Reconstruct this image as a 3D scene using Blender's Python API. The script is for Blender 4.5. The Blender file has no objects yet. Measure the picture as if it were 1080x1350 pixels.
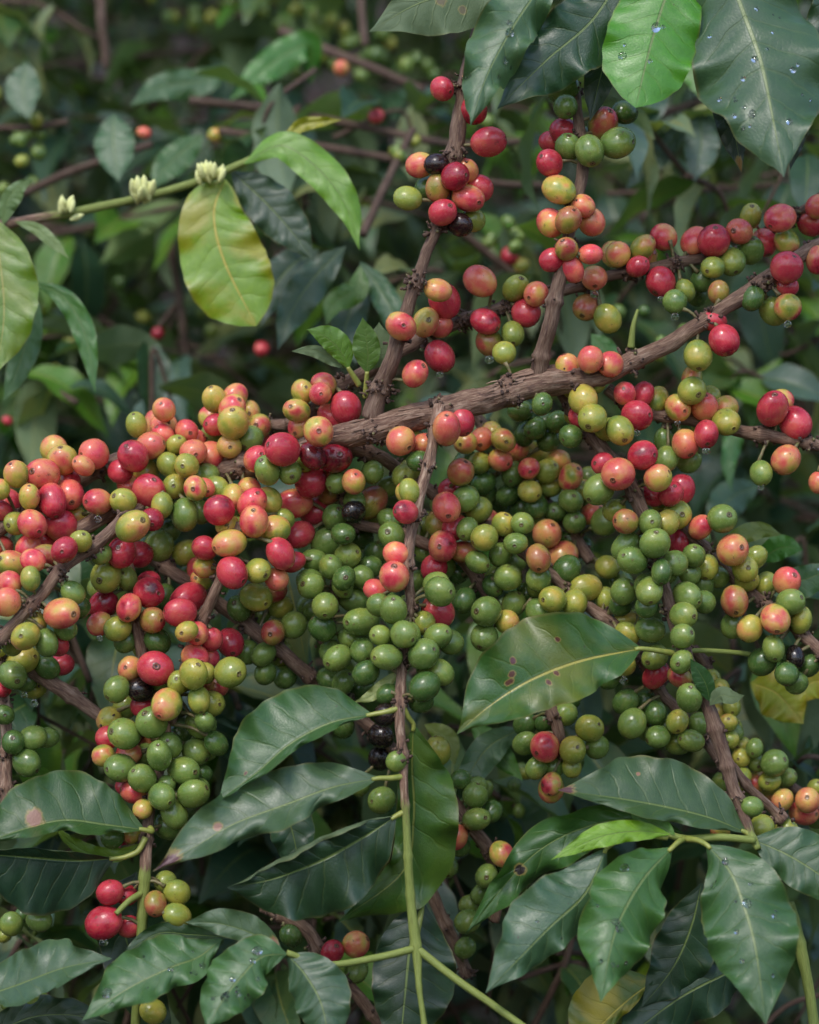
import bpy, math, random
import numpy as np
from mathutils import Vector, noise as mnoise

random.seed(11)
rng = np.random.RandomState(5)
sc = bpy.context.scene
COL = sc.collection

# ------------------------------------------------------------------ camera, world, sun, exposure
DIST = 1.30            # camera to the fruiting bough, metres
PX = 0.0004            # metres per photo pixel at the bough
CZ = 1.45
cam_d = bpy.data.cameras.new('camera')
cam = bpy.data.objects.new('camera', cam_d)
COL.objects.link(cam)
cam.location = (0, -DIST, CZ)
cam.rotation_euler = (math.radians(90), 0, 0)
cam_d.sensor_fit = 'HORIZONTAL'
cam_d.sensor_width = 36
cam_d.lens = 36 * DIST / (1080 * PX)
cam_d.clip_start = 0.05
cam_d.clip_end = 400
cam_d.dof.use_dof = True
cam_d.dof.focus_distance = DIST - 0.012
cam_d.dof.aperture_fstop = 5.8
sc.camera = cam

SUN_EL, SUN_AZ = 50, 200        # degrees; azimuth clockwise from +Y (camera looks along +Y)
world = bpy.data.worlds.new('World')
sc.world = world
world.use_nodes = True
wn = world.node_tree
bgn = wn.nodes['Background']
sky = wn.nodes.new('ShaderNodeTexSky')
sky.sky_type = 'NISHITA'
sky.sun_disc = False
sky.sun_elevation = math.radians(SUN_EL)
sky.sun_rotation = math.radians(SUN_AZ)
sky.air_density = 1.0
sky.dust_density = 1.5
sky.ozone_density = 1.0
wn.links.new(sky.outputs[0], bgn.inputs[0])
bgn.inputs[1].default_value = 0.15
sun_d = bpy.data.lights.new('sun', 'SUN')
sun_d.energy = 0.7
sun_d.angle = math.radians(10)
sun_d.color = (1, 0.97, 0.94)
sun = bpy.data.objects.new('sun', sun_d)
COL.objects.link(sun)
a, e = math.radians(SUN_AZ), math.radians(SUN_EL)
sdir = Vector((math.sin(a) * math.cos(e), math.cos(a) * math.cos(e), math.sin(e)))
sun.rotation_euler = sdir.to_track_quat('Z', 'Y').to_euler()
sun.location = (0, 0, 6)
sc.view_settings.view_transform = 'Standard'
sc.view_settings.look = 'None'
sc.view_settings.gamma = 1
sc.view_settings.use_curve_mapping = False
sc.view_settings.exposure = 1.08

# ------------------------------------------------------------------ helpers
def W(px, py, d=0.0):
    """a place in the world: picture column, row and depth behind the bough (mm)"""
    d = d * 0.001
    k = PX * (DIST + d) / DIST
    return np.array([(px - 540) * k, d, CZ + (675 - py) * k])

WP = {}
def wpos(o):
    return WP.get(o.name, np.zeros(3))

def link(name, data, parent=None, loc=(0, 0, 0)):
    o = bpy.data.objects.new(name, data)
    COL.objects.link(o)
    loc = np.array(loc, dtype=float)
    WP[o.name] = loc
    if parent is not None:
        o.parent = parent
        o.location = loc - wpos(parent)
    else:
        o.location = loc
    return o

def thing(name, label, cat, loc, group=None):
    o = link(name, None, None, loc)
    o.empty_display_size = 0.02
    o['label'] = label
    o['category'] = cat
    if group: o['group'] = group
    return o

def mesh_from(name, V, F, mats, smooth=True, uv=None, attrs=None):
    me = bpy.data.meshes.new(name)
    me.from_pydata([tuple(v) for v in V], [], F)
    for m in (mats if isinstance(mats, (list, tuple)) else [mats]):
        me.materials.append(m)
    if smooth:
        me.polygons.foreach_set('use_smooth', [True] * len(me.polygons))
    if uv is not None:
        lay = me.uv_layers.new(name='UVMap')
        li = np.zeros(len(me.loops), dtype=np.int32)
        me.loops.foreach_get('vertex_index', li)
        lay.data.foreach_set('uv', np.asarray(uv, dtype=np.float32)[li].ravel())
    if attrs:
        for k, (typ, arr) in attrs.items():
            at = me.attributes.new(k, typ, 'POINT')
            key = 'value' if typ == 'FLOAT' else 'vector'
            at.data.foreach_set(key, np.asarray(arr, dtype=np.float32).ravel())
    me.update()
    return me

def catmull(P, n):
    P = np.asarray(P, dtype=float)
    if len(P) == 2:
        t = np.linspace(0, 1, n)[:, None]
        return P[0] * (1 - t) + P[1] * t
    Q = np.vstack([2 * P[0] - P[1], P, 2 * P[-1] - P[-2]])
    seg = np.linalg.norm(np.diff(P[:, :3], axis=0), axis=1)
    cum = np.concatenate([[0], np.cumsum(seg)])
    out = []
    for s in np.linspace(0, cum[-1], n):
        i = min(max(np.searchsorted(cum, s, side='right') - 1, 0), len(P) - 2)
        t = (s - cum[i]) / max(seg[i], 1e-9)
        p0, p1, p2, p3 = Q[i], Q[i + 1], Q[i + 2], Q[i + 3]
        out.append(0.5 * ((2 * p1) + (-p0 + p2) * t + (2 * p0 - 5 * p1 + 4 * p2 - p3) * t * t
                          + (-p0 + 3 * p1 - 3 * p2 + p3) * t ** 3))
    return np.array(out)

def nrm(v):
    return v / max(np.linalg.norm(v), 1e-12)

def tube(C, R, seg=12, rough=0.0, seed=0.0, caps=True):
    """tube of rings; returns V, F, along attribute"""
    n = len(C)
    T = np.gradient(C, axis=0)
    T /= np.maximum(np.linalg.norm(T, axis=1)[:, None], 1e-12)
    up = np.array([0.13, 1, 0.21])
    V, A = [], []
    L = np.concatenate([[0], np.cumsum(np.linalg.norm(np.diff(C, axis=0), axis=1))])
    x = nrm(np.cross(T[0], up))
    for i in range(n):
        x = nrm(x - T[i] * np.dot(x, T[i]))
        y = np.cross(T[i], x)
        for k in range(seg):
            an = 2 * math.pi * k / seg
            ca, sa = math.cos(an), math.sin(an)
            r = R[i]
            if rough:
                q = Vector((ca * 1.6 + seed, sa * 1.6, L[i] * 60))
                r *= 1 + rough * mnoise.noise(q) + rough * 0.9 * mnoise.noise(Vector((ca * 4.5 + seed, sa * 4.5, L[i] * 150)))
            V.append(C[i] + (x * ca + y * sa) * r)
            A.append((ca, sa, L[i] * 100))
    F = []
    for i in range(n - 1):
        for k in range(seg):
            k2 = (k + 1) % seg
            F.append((i * seg + k, i * seg + k2, (i + 1) * seg + k2, (i + 1) * seg + k))
    if caps:
        F.append(tuple(range(seg))[::-1])
        F.append(tuple((n - 1) * seg + k for k in range(seg)))
    return V, F, A

class Join:
    def __init__(s): s.V, s.F, s.A, s.Y = [], [], [], []
    def add(s, V, F, A=None, y=0.0):
        o = len(s.V)
        s.V += list(V); s.F += [tuple(i + o for i in f) for f in F]
        s.A += list(A) if A is not None else [(0, 0, 0)] * len(V)
        s.Y += [y] * len(V)

# ------------------------------------------------------------------ materials
def newmat(name):
    m = bpy.data.materials.new(name)
    m.use_nodes = True
    nt = m.node_tree
    b = nt.nodes['Principled BSDF']
    return m, nt, b

class NT:
    def __init__(s, nt): s.nt = nt
    def n(s, t, **k):
        x = s.nt.nodes.new(t)
        for a_, v in k.items(): setattr(x, a_, v)
        return x
    def l(s, a_, b_): s.nt.links.new(a_, b_)
    def m(s, op, a_, b_=None, c_=None, clamp=False):
        x = s.n('ShaderNodeMath', operation=op); x.use_clamp = clamp
        for i, v in enumerate((a_, b_, c_)):
            if v is None: continue
            if isinstance(v, (int, float)): x.inputs[i].default_value = v
            else: s.l(v, x.inputs[i])
        return x.outputs[0]
    def mix(s, f, a_, b_, blend='MIX'):
        x = s.n('ShaderNodeMix', data_type='RGBA', blend_type=blend)
        for i, v in ((0, f), (6, a_), (7, b_)):
            if isinstance(v, (int, float)): x.inputs[i].default_value = v
            elif isinstance(v, tuple): x.inputs[i].default_value = (*v, 1) if len(v) == 3 else v
            else: s.l(v, x.inputs[i])
        return x.outputs[2]
    def ramp(s, f, stops, interp='LINEAR'):
        x = s.n('ShaderNodeValToRGB'); cr = x.color_ramp; cr.interpolation = interp
        while len(cr.elements) < len(stops): cr.elements.new(0.5)
        for el, (p, c) in zip(cr.elements, stops):
            el.position = p; el.color = (*c, 1)
        s.l(f, x.inputs[0]); return x.outputs[0]
    def mr(s, v, a_, b_, c_, d_, smooth=True):
        x = s.n('ShaderNodeMapRange'); x.interpolation_type = 'SMOOTHSTEP' if smooth else 'LINEAR'
        s.l(v, x.inputs[0])
        for i, q in enumerate((a_, b_, c_, d_)): x.inputs[i + 1].default_value = q
        return x.outputs[0]
    def noise(s, vec, sc_, det=3, rough=0.5):
        x = s.n('ShaderNodeTexNoise'); x.inputs['Scale'].default_value = sc_
        x.inputs['Detail'].default_value = det; x.inputs['Roughness'].default_value = rough
        if vec is not None: s.l(vec, x.inputs['Vector'])
        return x.outputs[0]
    def vmap(s, vec, scale, off=None):
        x = s.n('ShaderNodeMapping'); x.inputs['Scale'].default_value = scale
        s.l(vec, x.inputs['Vector'])
        if off is not None: s.l(off, x.inputs['Location'])
        return x.outputs[0]

def cherry_material():
    m, nt, b = newmat('cherry_skin'); g = NT(nt)
    oi = g.n('ShaderNodeObjectInfo'); tc = g.n('ShaderNodeTexCoord')
    sp = g.n('ShaderNodeSeparateColor'); g.l(oi.outputs['Color'], sp.inputs[0])
    rnd = g.m('MULTIPLY', oi.outputs['Random'], 40.0)
    cmb = g.n('ShaderNodeCombineXYZ'); g.l(rnd, cmb.inputs[0]); g.l(rnd, cmb.inputs[2])
    vec = g.vmap(tc.outputs['Object'], (1, 1, 1), cmb.outputs[0])
    n1 = g.noise(vec, 0.75, 2)
    n2 = g.noise(vec, 3.2, 4, 0.6)
    var = g.m('SUBTRACT', n1, 0.5)
    xz0 = g.n('ShaderNodeSeparateXYZ'); g.l(tc.outputs['Object'], xz0.inputs[0])
    t = g.m('MULTIPLY_ADD', g.m('ADD', g.m('MULTIPLY', var, 9.0), g.m('MULTIPLY', xz0.outputs[2], 0.55)), sp.outputs[1], sp.outputs[0])
    t = g.m('MULTIPLY_ADD', g.m('SUBTRACT', n2, 0.5), 0.07, t)
    col = g.ramp(t, [(0.0, (0.050, 0.115, 0.022)), (0.14, (0.155, 0.235, 0.048)), (0.28, (0.29, 0.31, 0.045)),
                     (0.40, (0.49, 0.38, 0.065)), (0.51, (0.62, 0.29, 0.095)), (0.62, (0.61, 0.14, 0.082)),
                     (0.74, (0.55, 0.043, 0.066)), (0.86, (0.33, 0.009, 0.028)), (0.93, (0.08, 0.008, 0.014)), (1.0, (0.012, 0.008, 0.010))])
    # faint lengthwise streaks and fine freckles
    st = g.noise(g.vmap(tc.outputs['Object'], (5, 5, 0.8), cmb.outputs[0]), 1.5, 4, 0.6)
    col = g.mix(g.mr(st, 0.40, 0.75, 0.0, 0.20), col, g.mix(0.5, col, (0.55, 0.42, 0.22)))
    fr = g.noise(vec, 26, 2)
    col = g.mix(g.mr(fr, 0.66, 0.74, 0.0, 0.35), col, (0.42, 0.33, 0.2))
    # scuffs
    sf = g.noise(vec, 2.3, 5, 0.7)
    col = g.mix(g.mr(sf, 0.62, 0.68, 0, 0.6), col, (0.10, 0.055, 0.03))
    # navel disc
    xyz = g.n('ShaderNodeSeparateXYZ'); g.l(tc.outputs['Object'], xyz.inputs[0])
    rr = g.m('SQRT', g.m('ADD', g.m('POWER', xyz.outputs[0], 2.0), g.m('POWER', xyz.outputs[1], 2.0)))
    rr = g.m('MULTIPLY_ADD', g.m('SUBTRACT', g.noise(vec, 7, 2), 0.5), 0.16, rr)
    rr = g.m('MULTIPLY', rr, g.m('MULTIPLY_ADD', oi.outputs['Random'], 0.6, 0.85))
    top = g.mr(xyz.outputs[2], 0.4, 0.6, 0, 1)
    disc = g.m('MULTIPLY', g.mr(rr, 0.15, 0.20, 1, 0), top)
    ring = g.m('MULTIPLY', g.m('MULTIPLY', g.mr(rr, 0.10, 0.13, 0, 1), g.mr(rr, 0.17, 0.22, 1, 0)), top)
    col = g.mix(g.m('MULTIPLY', disc, 0.75), col, (0.13, 0.075, 0.035))
    col = g.mix(g.m('MULTIPLY', ring, 0.6), col, (0.05, 0.028, 0.018))
    pit = g.m('MULTIPLY', g.mr(rr, 0.03, 0.07, 1, 0), top)
    col = g.mix(pit, col, (0.02, 0.012, 0.01))
    col = g.mix(1.0, col, sp.outputs[2], 'MULTIPLY')
    g.l(col, b.inputs['Base Color'])
    ro = g.mr(n2, 0.3, 0.7, 0.14, 0.30)
    g.l(ro, b.inputs['Roughness'])
    b.inputs['IOR'].default_value = 1.5
    b.inputs['Sheen Weight'].default_value = 0.0; b.inputs['Sheen Roughness'].default_value = 0.4
    b.inputs['Subsurface Weight'].default_value = 0.12
    b.inputs['Subsurface Radius'].default_value = (0.003, 0.0015, 0.0007)
    b.inputs['Subsurface Scale'].default_value = 1.0
    bp = g.n('ShaderNodeBump'); bp.inputs['Strength'].default_value = 0.12; bp.inputs['Distance'].default_value = 0.001
    g.l(g.noise(vec, 6, 3), bp.inputs['Height']); g.l(bp.outputs[0], b.inputs['Normal'])
    return m

NV = 9.0   # pairs of side veins
def leaf_material(name, spots=()):
    """leaf skin: veins, mottling; spots = rust and scorch marks at (u, v, radius_u, radius_v, colour)"""
    m, nt, b = newmat(name); g = NT(nt)
    oi = g.n('ShaderNodeObjectInfo'); uvn = g.n('ShaderNodeUVMap'); geo = g.n('ShaderNodeNewGeometry')
    s2 = g.n('ShaderNodeSeparateXYZ'); g.l(uvn.outputs[0], s2.inputs[0])
    u = s2.outputs[0]
    v = g.m('MULTIPLY_ADD', s2.outputs[1], 2.0, -1.0)
    av = g.m('ABSOLUTE', v)
    rnd = g.m('MULTIPLY', oi.outputs['Random'], 30.0)
    cmb = g.n('ShaderNodeCombineXYZ'); g.l(rnd, cmb.inputs[0]); g.l(rnd, cmb.inputs[1])
    uvw = g.vmap(uvn.outputs[0], (3.0, 1.3, 1), cmb.outputs[0])
    base = g.mix(1.0, oi.outputs['Color'], (1.02, 1.10, 0.86), 'MULTIPLY')
    nA = g.noise(uvw, 1.3, 3); nB = g.noise(uvw, 9, 4, 0.65)
    col = g.mix(g.mr(nA, 0.3, 0.75, 0.0, 0.5), base, g.mix(1.0, base, (0.62, 0.72, 0.8), 'MULTIPLY'))
    col = g.mix(g.mr(nB, 0.35, 0.75, 0.0, 0.4), col, g.mix(1.0, base, (1.5, 1.35, 1.1), 'MULTIPLY'))
    # yellowing, driven by the colour's alpha
    yl = g.m('MULTIPLY', g.mr(g.noise(uvw, 1.1, 3), 0.40, 0.62, 0, 1), oi.outputs['Alpha'])
    col = g.mix(yl, col, (0.36, 0.27, 0.015))
    # side veins and midrib
    q = g.m('MULTIPLY', g.m('SUBTRACT', u, g.m('MULTIPLY', av, 0.13)), NV)
    q = g.m('ADD', q, g.m('MULTIPLY', g.m('SUBTRACT', g.noise(uvw, 1.8, 2), 0.5), 0.9))
    fr = g.m('ABSOLUTE', g.m('SUBTRACT', g.m('FRACT', g.m('ADD', q, 0.5)), 0.5))
    vein = g.m('MULTIPLY', g.mr(fr, 0.015, 0.07, 1, 0), g.mr(av, 0.65, 0.95, 1, 0))
    midw = g.m('MULTIPLY_ADD', g.m('SUBTRACT', 1.0, u), 0.035, 0.018)
    mid = g.m('SUBTRACT', 1.0, g.m('DIVIDE', av, midw), clamp=True)
    mid = g.m('MULTIPLY', mid, 2.2, clamp=True)
    vcol = g.mix(0.75, g.mix(1.0, base, (2.0, 1.8, 1.4), 'MULTIPLY'), (0.20, 0.22, 0.045))
    col = g.mix(g.m('MULTIPLY', vein, 0.14), col, vcol)
    mcol = g.mix(g.m('MULTIPLY', oi.outputs['Alpha'], 3.0, clamp=True), (0.15, 0.21, 0.05), (0.50, 0.40, 0.05))
    col = g.mix(g.m('MULTIPLY', mid, 0.9), col, mcol)
    # browned rim here and there
    rim = g.m('MULTIPLY', g.mr(av, 0.93, 1.0, 0, 1), g.mr(nA, 0.42, 0.6, 0.15, 0.9))
    col = g.mix(g.m('MULTIPLY', rim, 0.5), col, (0.22, 0.17, 0.05))
    # small freckles of rust
    ru = g.noise(g.vmap(uvn.outputs[0], (3.0, 1.3, 1), cmb.outputs[0]), 14, 1)
    col = g.mix(g.mr(ru, 0.77, 0.79, 0, 0.7), col, (0.07, 0.03, 0.015))
    for (su, sv, ru_, rv_, sc_) in spots:
        du = g.m('DIVIDE', g.m('SUBTRACT', u, su), ru_)
        dv = g.m('DIVIDE', g.m('SUBTRACT', v, sv), rv_)
        dd = g.m('SQRT', g.m('ADD', g.m('POWER', du, 2.0), g.m('POWER', dv, 2.0)))
        dd = g.m('MULTIPLY_ADD', g.m('SUBTRACT', nB, 0.5), 1.4, dd)
        col = g.mix(g.m('MULTIPLY', g.mr(dd, 0.95, 1.35, 1, 0), 0.8), col, (0.30, 0.22, 0.06))
        col = g.mix(g.mr(dd, 0.75, 1.05, 1, 0), col, sc_)
    # paler matte underside
    und = g.mix(0.55, g.mix(1.0, col, (1.5, 1.35, 1.3), 'MULTIPLY'), (0.17, 0.22, 0.11))
    col = g.mix(geo.outputs['Backfacing'], col, und)
    g.l(col, b.inputs['Base Color'])
    ro = g.m('ADD', g.mr(nA, 0.25, 0.75, 0.32, 0.46), g.m('MULTIPLY', geo.outputs['Backfacing'], 0.25))
    g.l(ro, b.inputs['Roughness'])
    b.inputs['IOR'].default_value = 1.5
    cw = g.m('MULTIPLY', g.m('SUBTRACT', 1.0, geo.outputs['Backfacing']), 0.28); g.l(cw, b.inputs['Coat Weight'])
    b.inputs['Coat Roughness'].default_value = 0.38; b.inputs['Coat IOR'].default_value = 1.6
    # relief: veins sunk, fine netting
    vo = g.n('ShaderNodeTexVoronoi', feature='DISTANCE_TO_EDGE'); vo.inputs['Scale'].default_value = 1
    g.l(g.vmap(uvn.outputs[0], (70, 26, 1)), vo.inputs['Vector'])
    h = g.m('MULTIPLY_ADD', g.mr(vo.outputs[0], 0.0, 0.15, 0, 1), 0.10, g.m('MULTIPLY', vein, -0.45))
    h = g.m('ADD', h, g.m('MULTIPLY', mid, -0.9))
    h = g.m('ADD', h, g.m('MULTIPLY', nB, 0.5))
    bp = g.n('ShaderNodeBump'); bp.inputs['Strength'].default_value = 0.55; bp.inputs['Distance'].default_value = 0.0009
    g.l(h, bp.inputs['Height']); g.l(bp.outputs[0], b.inputs['Normal'])
    tr = g.n('ShaderNodeBsdfTranslucent'); g.l(g.mix(1.0, col, (1.3, 1.5, 0.5), 'MULTIPLY'), tr.inputs[0])
    mx = g.n('ShaderNodeMixShader'); mx.inputs[0].default_value = 0.22
    g.l(b.outputs[0], mx.inputs[1]); g.l(tr.outputs[0], mx.inputs[2])
    g.l(mx.outputs[0], nt.nodes['Material Output'].inputs[0])
    return m

def bark_material(name='bark', dark=1.0, pale=0.45):
    m, nt, b = newmat(name); g = NT(nt)
    at = g.n('ShaderNodeAttribute', attribute_name='along'); ay = g.n('ShaderNodeAttribute', attribute_name='young')
    tc = g.n('ShaderNodeTexCoord')
    v1 = g.vmap(at.outputs['Vector'], (5.0, 5.0, 1.0)); v2 = g.vmap(at.outputs['Vector'], (1.2, 1.2, 0.9))
    f = g.noise(v1, 1.6, 6, 0.65); p = g.noise(v2, 1.0, 4, 0.6); fine = g.noise(tc.outputs['Object'], 900, 3, 0.6)
    c = g.ramp(f, [(0.25, (0.035 * dark, 0.016 * dark, 0.011 * dark)), (0.42, (0.12 * dark, 0.062 * dark, 0.042 * dark)),
                   (0.55, (0.20 * dark, 0.130 * dark, 0.095 * dark)), (0.75, (0.36 * dark, 0.265 * dark, 0.20 * dark))])
    c = g.mix(g.mr(p, 0.52, 0.66, 0, pale), c, (0.36 * dark, 0.27 * dark, 0.22 * dark))
    c = g.mix(g.mr(p, 0.46, 0.34, 0, 0.7), c, (0.06, 0.028, 0.024))
    c = g.mix(g.mr(fine, 0.6, 0.7, 0, 0.3), c, (0.04, 0.03, 0.025))
    yg = g.ramp(f, [(0.3, (0.10, 0.12, 0.025)), (0.5, (0.17, 0.23, 0.05)), (0.8, (0.26, 0.31, 0.10))])
    yf = g.m('ADD', ay.outputs['Fac'], g.m('MULTIPLY', g.m('SUBTRACT', f, 0.5), 0.9))
    c = g.mix(g.mr(yf, 0.42, 0.58, 0, 1), c, yg)
    c = g.mix(1.0, c, (1.08, 1.0, 0.88), 'MULTIPLY')
    g.l(c, b.inputs['Base Color'])
    b.inputs['Roughness'].default_value = 0.68
    bp = g.n('ShaderNodeBump'); bp.inputs['Strength'].default_value = 0.8; bp.inputs['Distance'].default_value = 0.0012
    hh = g.m('MULTIPLY', f, g.m('SUBTRACT', 1.15, ay.outputs['Fac']))
    g.l(hh, bp.inputs['Height']); g.l(bp.outputs[0], b.inputs['Normal'])
    return m

def plain(name, c1, c2, scale=300, rough=0.5):
    m, nt, b = newmat(name); g = NT(nt)
    tc = g.n('ShaderNodeTexCoord')
    n = g.noise(tc.outputs['Object'], scale, 4, 0.6)
    g.l(g.ramp(n, [(0.35, c1), (0.65, c2)]), b.inputs['Base Color'])
    b.inputs['Roughness'].default_value = rough
    bp = g.n('ShaderNodeBump'); bp.inputs['Strength'].default_value = 0.3; bp.inputs['Distance'].default_value = 0.0008
    g.l(n, bp.inputs['Height']); g.l(bp.outputs[0], b.inputs['Normal'])
    return m

def water_material():
    m, nt, b = newmat('water')
    b.inputs['Base Color'].default_value = (1, 1, 1, 1)
    b.inputs['Transmission Weight'].default_value = 1
    b.inputs['Roughness'].default_value = 0.0
    b.inputs['IOR'].default_value = 1.33
    return m

M_CH = cherry_material()
M_LEAF = leaf_material('leaf_skin')
M_BARK = bark_material('bark')
M_BARKD = bark_material('old_bark', 0.5)
M_BARKP = bark_material('pale_peeling_bark', 1.25, 0.95)
M_BARKR = bark_material('reddish_bark', 0.8, 0.3)
M_STALK = plain('fruit_stalk', (0.10, 0.12, 0.03), (0.20, 0.14, 0.07), 500, 0.55)
M_CRUST = plain('dried_flower_remnant', (0.025, 0.014, 0.012), (0.13, 0.075, 0.05), 600, 0.85)
M_PET = plain('petiole_skin', (0.19, 0.23, 0.04), (0.30, 0.31, 0.07), 250, 0.4)
M_BUD = plain('bud_petal', (0.55, 0.57, 0.18), (0.78, 0.78, 0.38), 200, 0.5)
M_WATER = water_material()
M_SOIL = plain('soil', (0.012, 0.007, 0.006), (0.034, 0.020, 0.015), 9, 0.95)

# ------------------------------------------------------------------ the ground and the slope behind
def terrain():
    n = 90
    V, F = [], []
    for j in range(n + 1):
        for i in range(n + 1):
            x = (i / n - 0.5) * 120
            y = -20 + 100 * (j / n) ** 1.6
            z = 0.0
            if y > 3.0:
                z = (y - 3.0) * 0.8
            z += 0.12 * mnoise.noise(Vector((x * 0.5, y * 0.5, 0))) + 0.04 * mnoise.noise(Vector((x * 2.1, y * 2.1, 3)))
            V.append((x, y, z))
    for j in range(n):
        for i in range(n):
            k = j * (n + 1) + i
            F.append((k, k + 1, k + n + 2, k + n + 1))
    o = link('ground', mesh_from('ground', V, F, M_SOIL))
    o['kind'] = 'structure'
terrain()

# ------------------------------------------------------------------ cherries
def cherry_mesh(idx):
    """unit coffee cherry, navel at +Z, stalk at -Z"""
    seg, rings = 22, 17
    el = (1.05, 1.13, 1.20, 1.09)[idx]
    lob = (0.0, 0.012, 0.028, 0.03)[idx]
    V = []
    ths = [0.0, 0.035, 0.07, 0.11, 0.145, 0.18, 0.215, 0.26] + list(np.linspace(0.42, math.pi - 0.12, rings - 5))
    hs = {0.0: -0.05, 0.035: -0.045, 0.07: -0.014, 0.11: -0.012, 0.145: 0.012, 0.18: 0.010, 0.215: -0.016, 0.26: -0.006}
    V.append((0, 0, el * (1 + hs[0.0])))
    R0 = [0]
    for th in ths[1:]:
        R0.append(len(V))
        for k in range(seg):
            ph = 2 * math.pi * k / seg
            r = 1 + hs.get(th, 0)
            r += lob * math.cos(2 * ph) * math.sin(th) ** 2
            r -= (0.03 if idx == 3 else 0.0) * math.exp(-(math.sin(ph) / 0.22) ** 2) * math.sin(th)
            r += 0.012 * mnoise.noise(Vector((math.sin(th) * math.cos(ph) * 1.5 + idx * 7, math.sin(th) * math.sin(ph) * 1.5, math.cos(th) * 1.5)))
            flat = 0.97 if th < 0.5 else 1.0
            V.append((r * math.sin(th) * math.cos(ph), r * math.sin(th) * math.sin(ph), r * math.cos(th) * el * (flat if th < 0.3 else 1)))
    V.append((0, 0, -el * 0.99))
    last = len(V) - 1
    F = []
    for k in range(seg):
        F.append((0, R0[1] + k, R0[1] + (k + 1) % seg))
    for i in range(1, len(R0) - 1):
        for k in range(seg):
            k2 = (k + 1) % seg
            F.append((R0[i] + k, R0[i + 1] + k, R0[i + 1] + k2, R0[i] + k2))
    for k in range(seg):
        F.append((R0[-1] + k, last, R0[-1] + (k + 1) % seg))
    return mesh_from('coffee_cherry', V, F, M_CH)
CHM = [cherry_mesh(i) for i in range(4)]

TONE = {'D': (0.02, 0.03, 0.95), 'G': (0.13, 0.035, 1), 'L': (0.27, 0.05, 1), 'Y': (0.40, 0.10, 1), 'p': (0.50, 0.11, 1.1),
        'O': (0.60, 0.085, 1.05), 'P': (0.67, 0.08, 1.2), 'R': (0.765, 0.05, 1.0), 'C': (0.86, 0.03, 0.85), 'B': (1.0, 0.005, 0.6),
        'M': (0.46, 0.125, 1), 'K': (0.50, 0.10, 0.62)}

def place_cherry(parent, world, r, tone, navel, idx=None):
    idx = random.choice((0, 0, 1, 1, 2, 3)) if idx is None else idx
    o = link('coffee_cherry', CHM[idx], parent, world)
    t, am, br = TONE[tone]
    br *= random.uniform(0.9, 1.06)
    o.color = (min(max(t + random.gauss(0, 0.022), 0), 1), am * random.uniform(0.6, 1.4), br, 1)
    o.rotation_mode = 'QUATERNION'
    qd = Vector(navel).normalized().to_track_quat('Z', 'Y')
    from mathutils import Quaternion
    o.rotation_quaternion = qd @ Quaternion((0, 0, 1), random.uniform(0, 6.28))
    s = r * random.uniform(0.97, 1.01)
    o.scale = (s * random.uniform(0.99, 1.05), s * random.uniform(0.88, 0.98), s * random.uniform(0.95, 1.09))
    return o

# picture tiles: (x0, y0, scale) then "X Y R tone layer navel"; navel is a clock hour, c = towards the viewer, - = none
TILES = []
def T(x0, y0, s, txt):
    for it in txt.replace('\n', ';').split(';'):
        w = it.split()
        if not w: continue
        nv = w[5] if len(w) > 5 else '-'
        TILES.append((x0 + float(w[0]) / s, y0 + float(w[1]) / s, float(w[2]) / s, w[3], int(w[4]), nv))

T(0, 500, 4, """865 160 62 O 1;720 240 55 L 1;820 235 60 O 2;865 245 70 P 1;860 300 62 P 1;985 272 48 P 1;795 350 72 O 0
703 405 80 R 0 11;930 345 50 L 0 1;1020 385 70 O 0;1020 325 40 O 1;635 485 62 R 1;770 490 72 Y 1 6;890 450 65 L 0 4
985 455 65 L 1;1060 490 34 L 2;785 590 85 R 0 1;680 560 40 P 2;1030 575 65 M 0;917 565 65 L 0 c;650 640 68 L 0 10
515 645 75 O 0 9;855 665 65 L 1;975 715 78 G 1;1060 700 50 G 2;800 740 62 C 1;700 775 84 Y 0 2;640 915 80 R 0;735 925 70 R 1 8
840 880 80 G 1;890 800 55 G 2;980 915 70 L 1;1080 890 60 R 0;560 1040 82 L 0;670 1050 50 G 1;1050 1010 70 P 0;1060 1060 50 Y 0
785 1070 60 R 1;285 370 75 p 1;330 425 78 Y 0;495 395 78 O 1;440 455 58 O 0 10;85 500 66 Y 0;225 500 85 O 0;320 490 40 P 1
365 545 65 P 1;365 610 80 P 0;155 620 60 M 0;275 640 78 R 0;0 580 45 Y 0;0 690 35 R 1;50 640 40 R 2;170 765 78 O 0
320 770 85 R 0 12;80 760 40 L 1;340 900 72 R 0 c;425 855 58 L 1 1;150 890 70 P 1;230 850 40 R 2;240 935 72 K 1 9;175 955 60 P 1
65 975 80 Y 0 10;160 1050 45 L 0;0 1030 40 R 1;50 1075 40 O 1;0 880 40 R 2;400 730 40 Y 2;590 700 50 G 2;530 920 50 G 2""")
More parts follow.
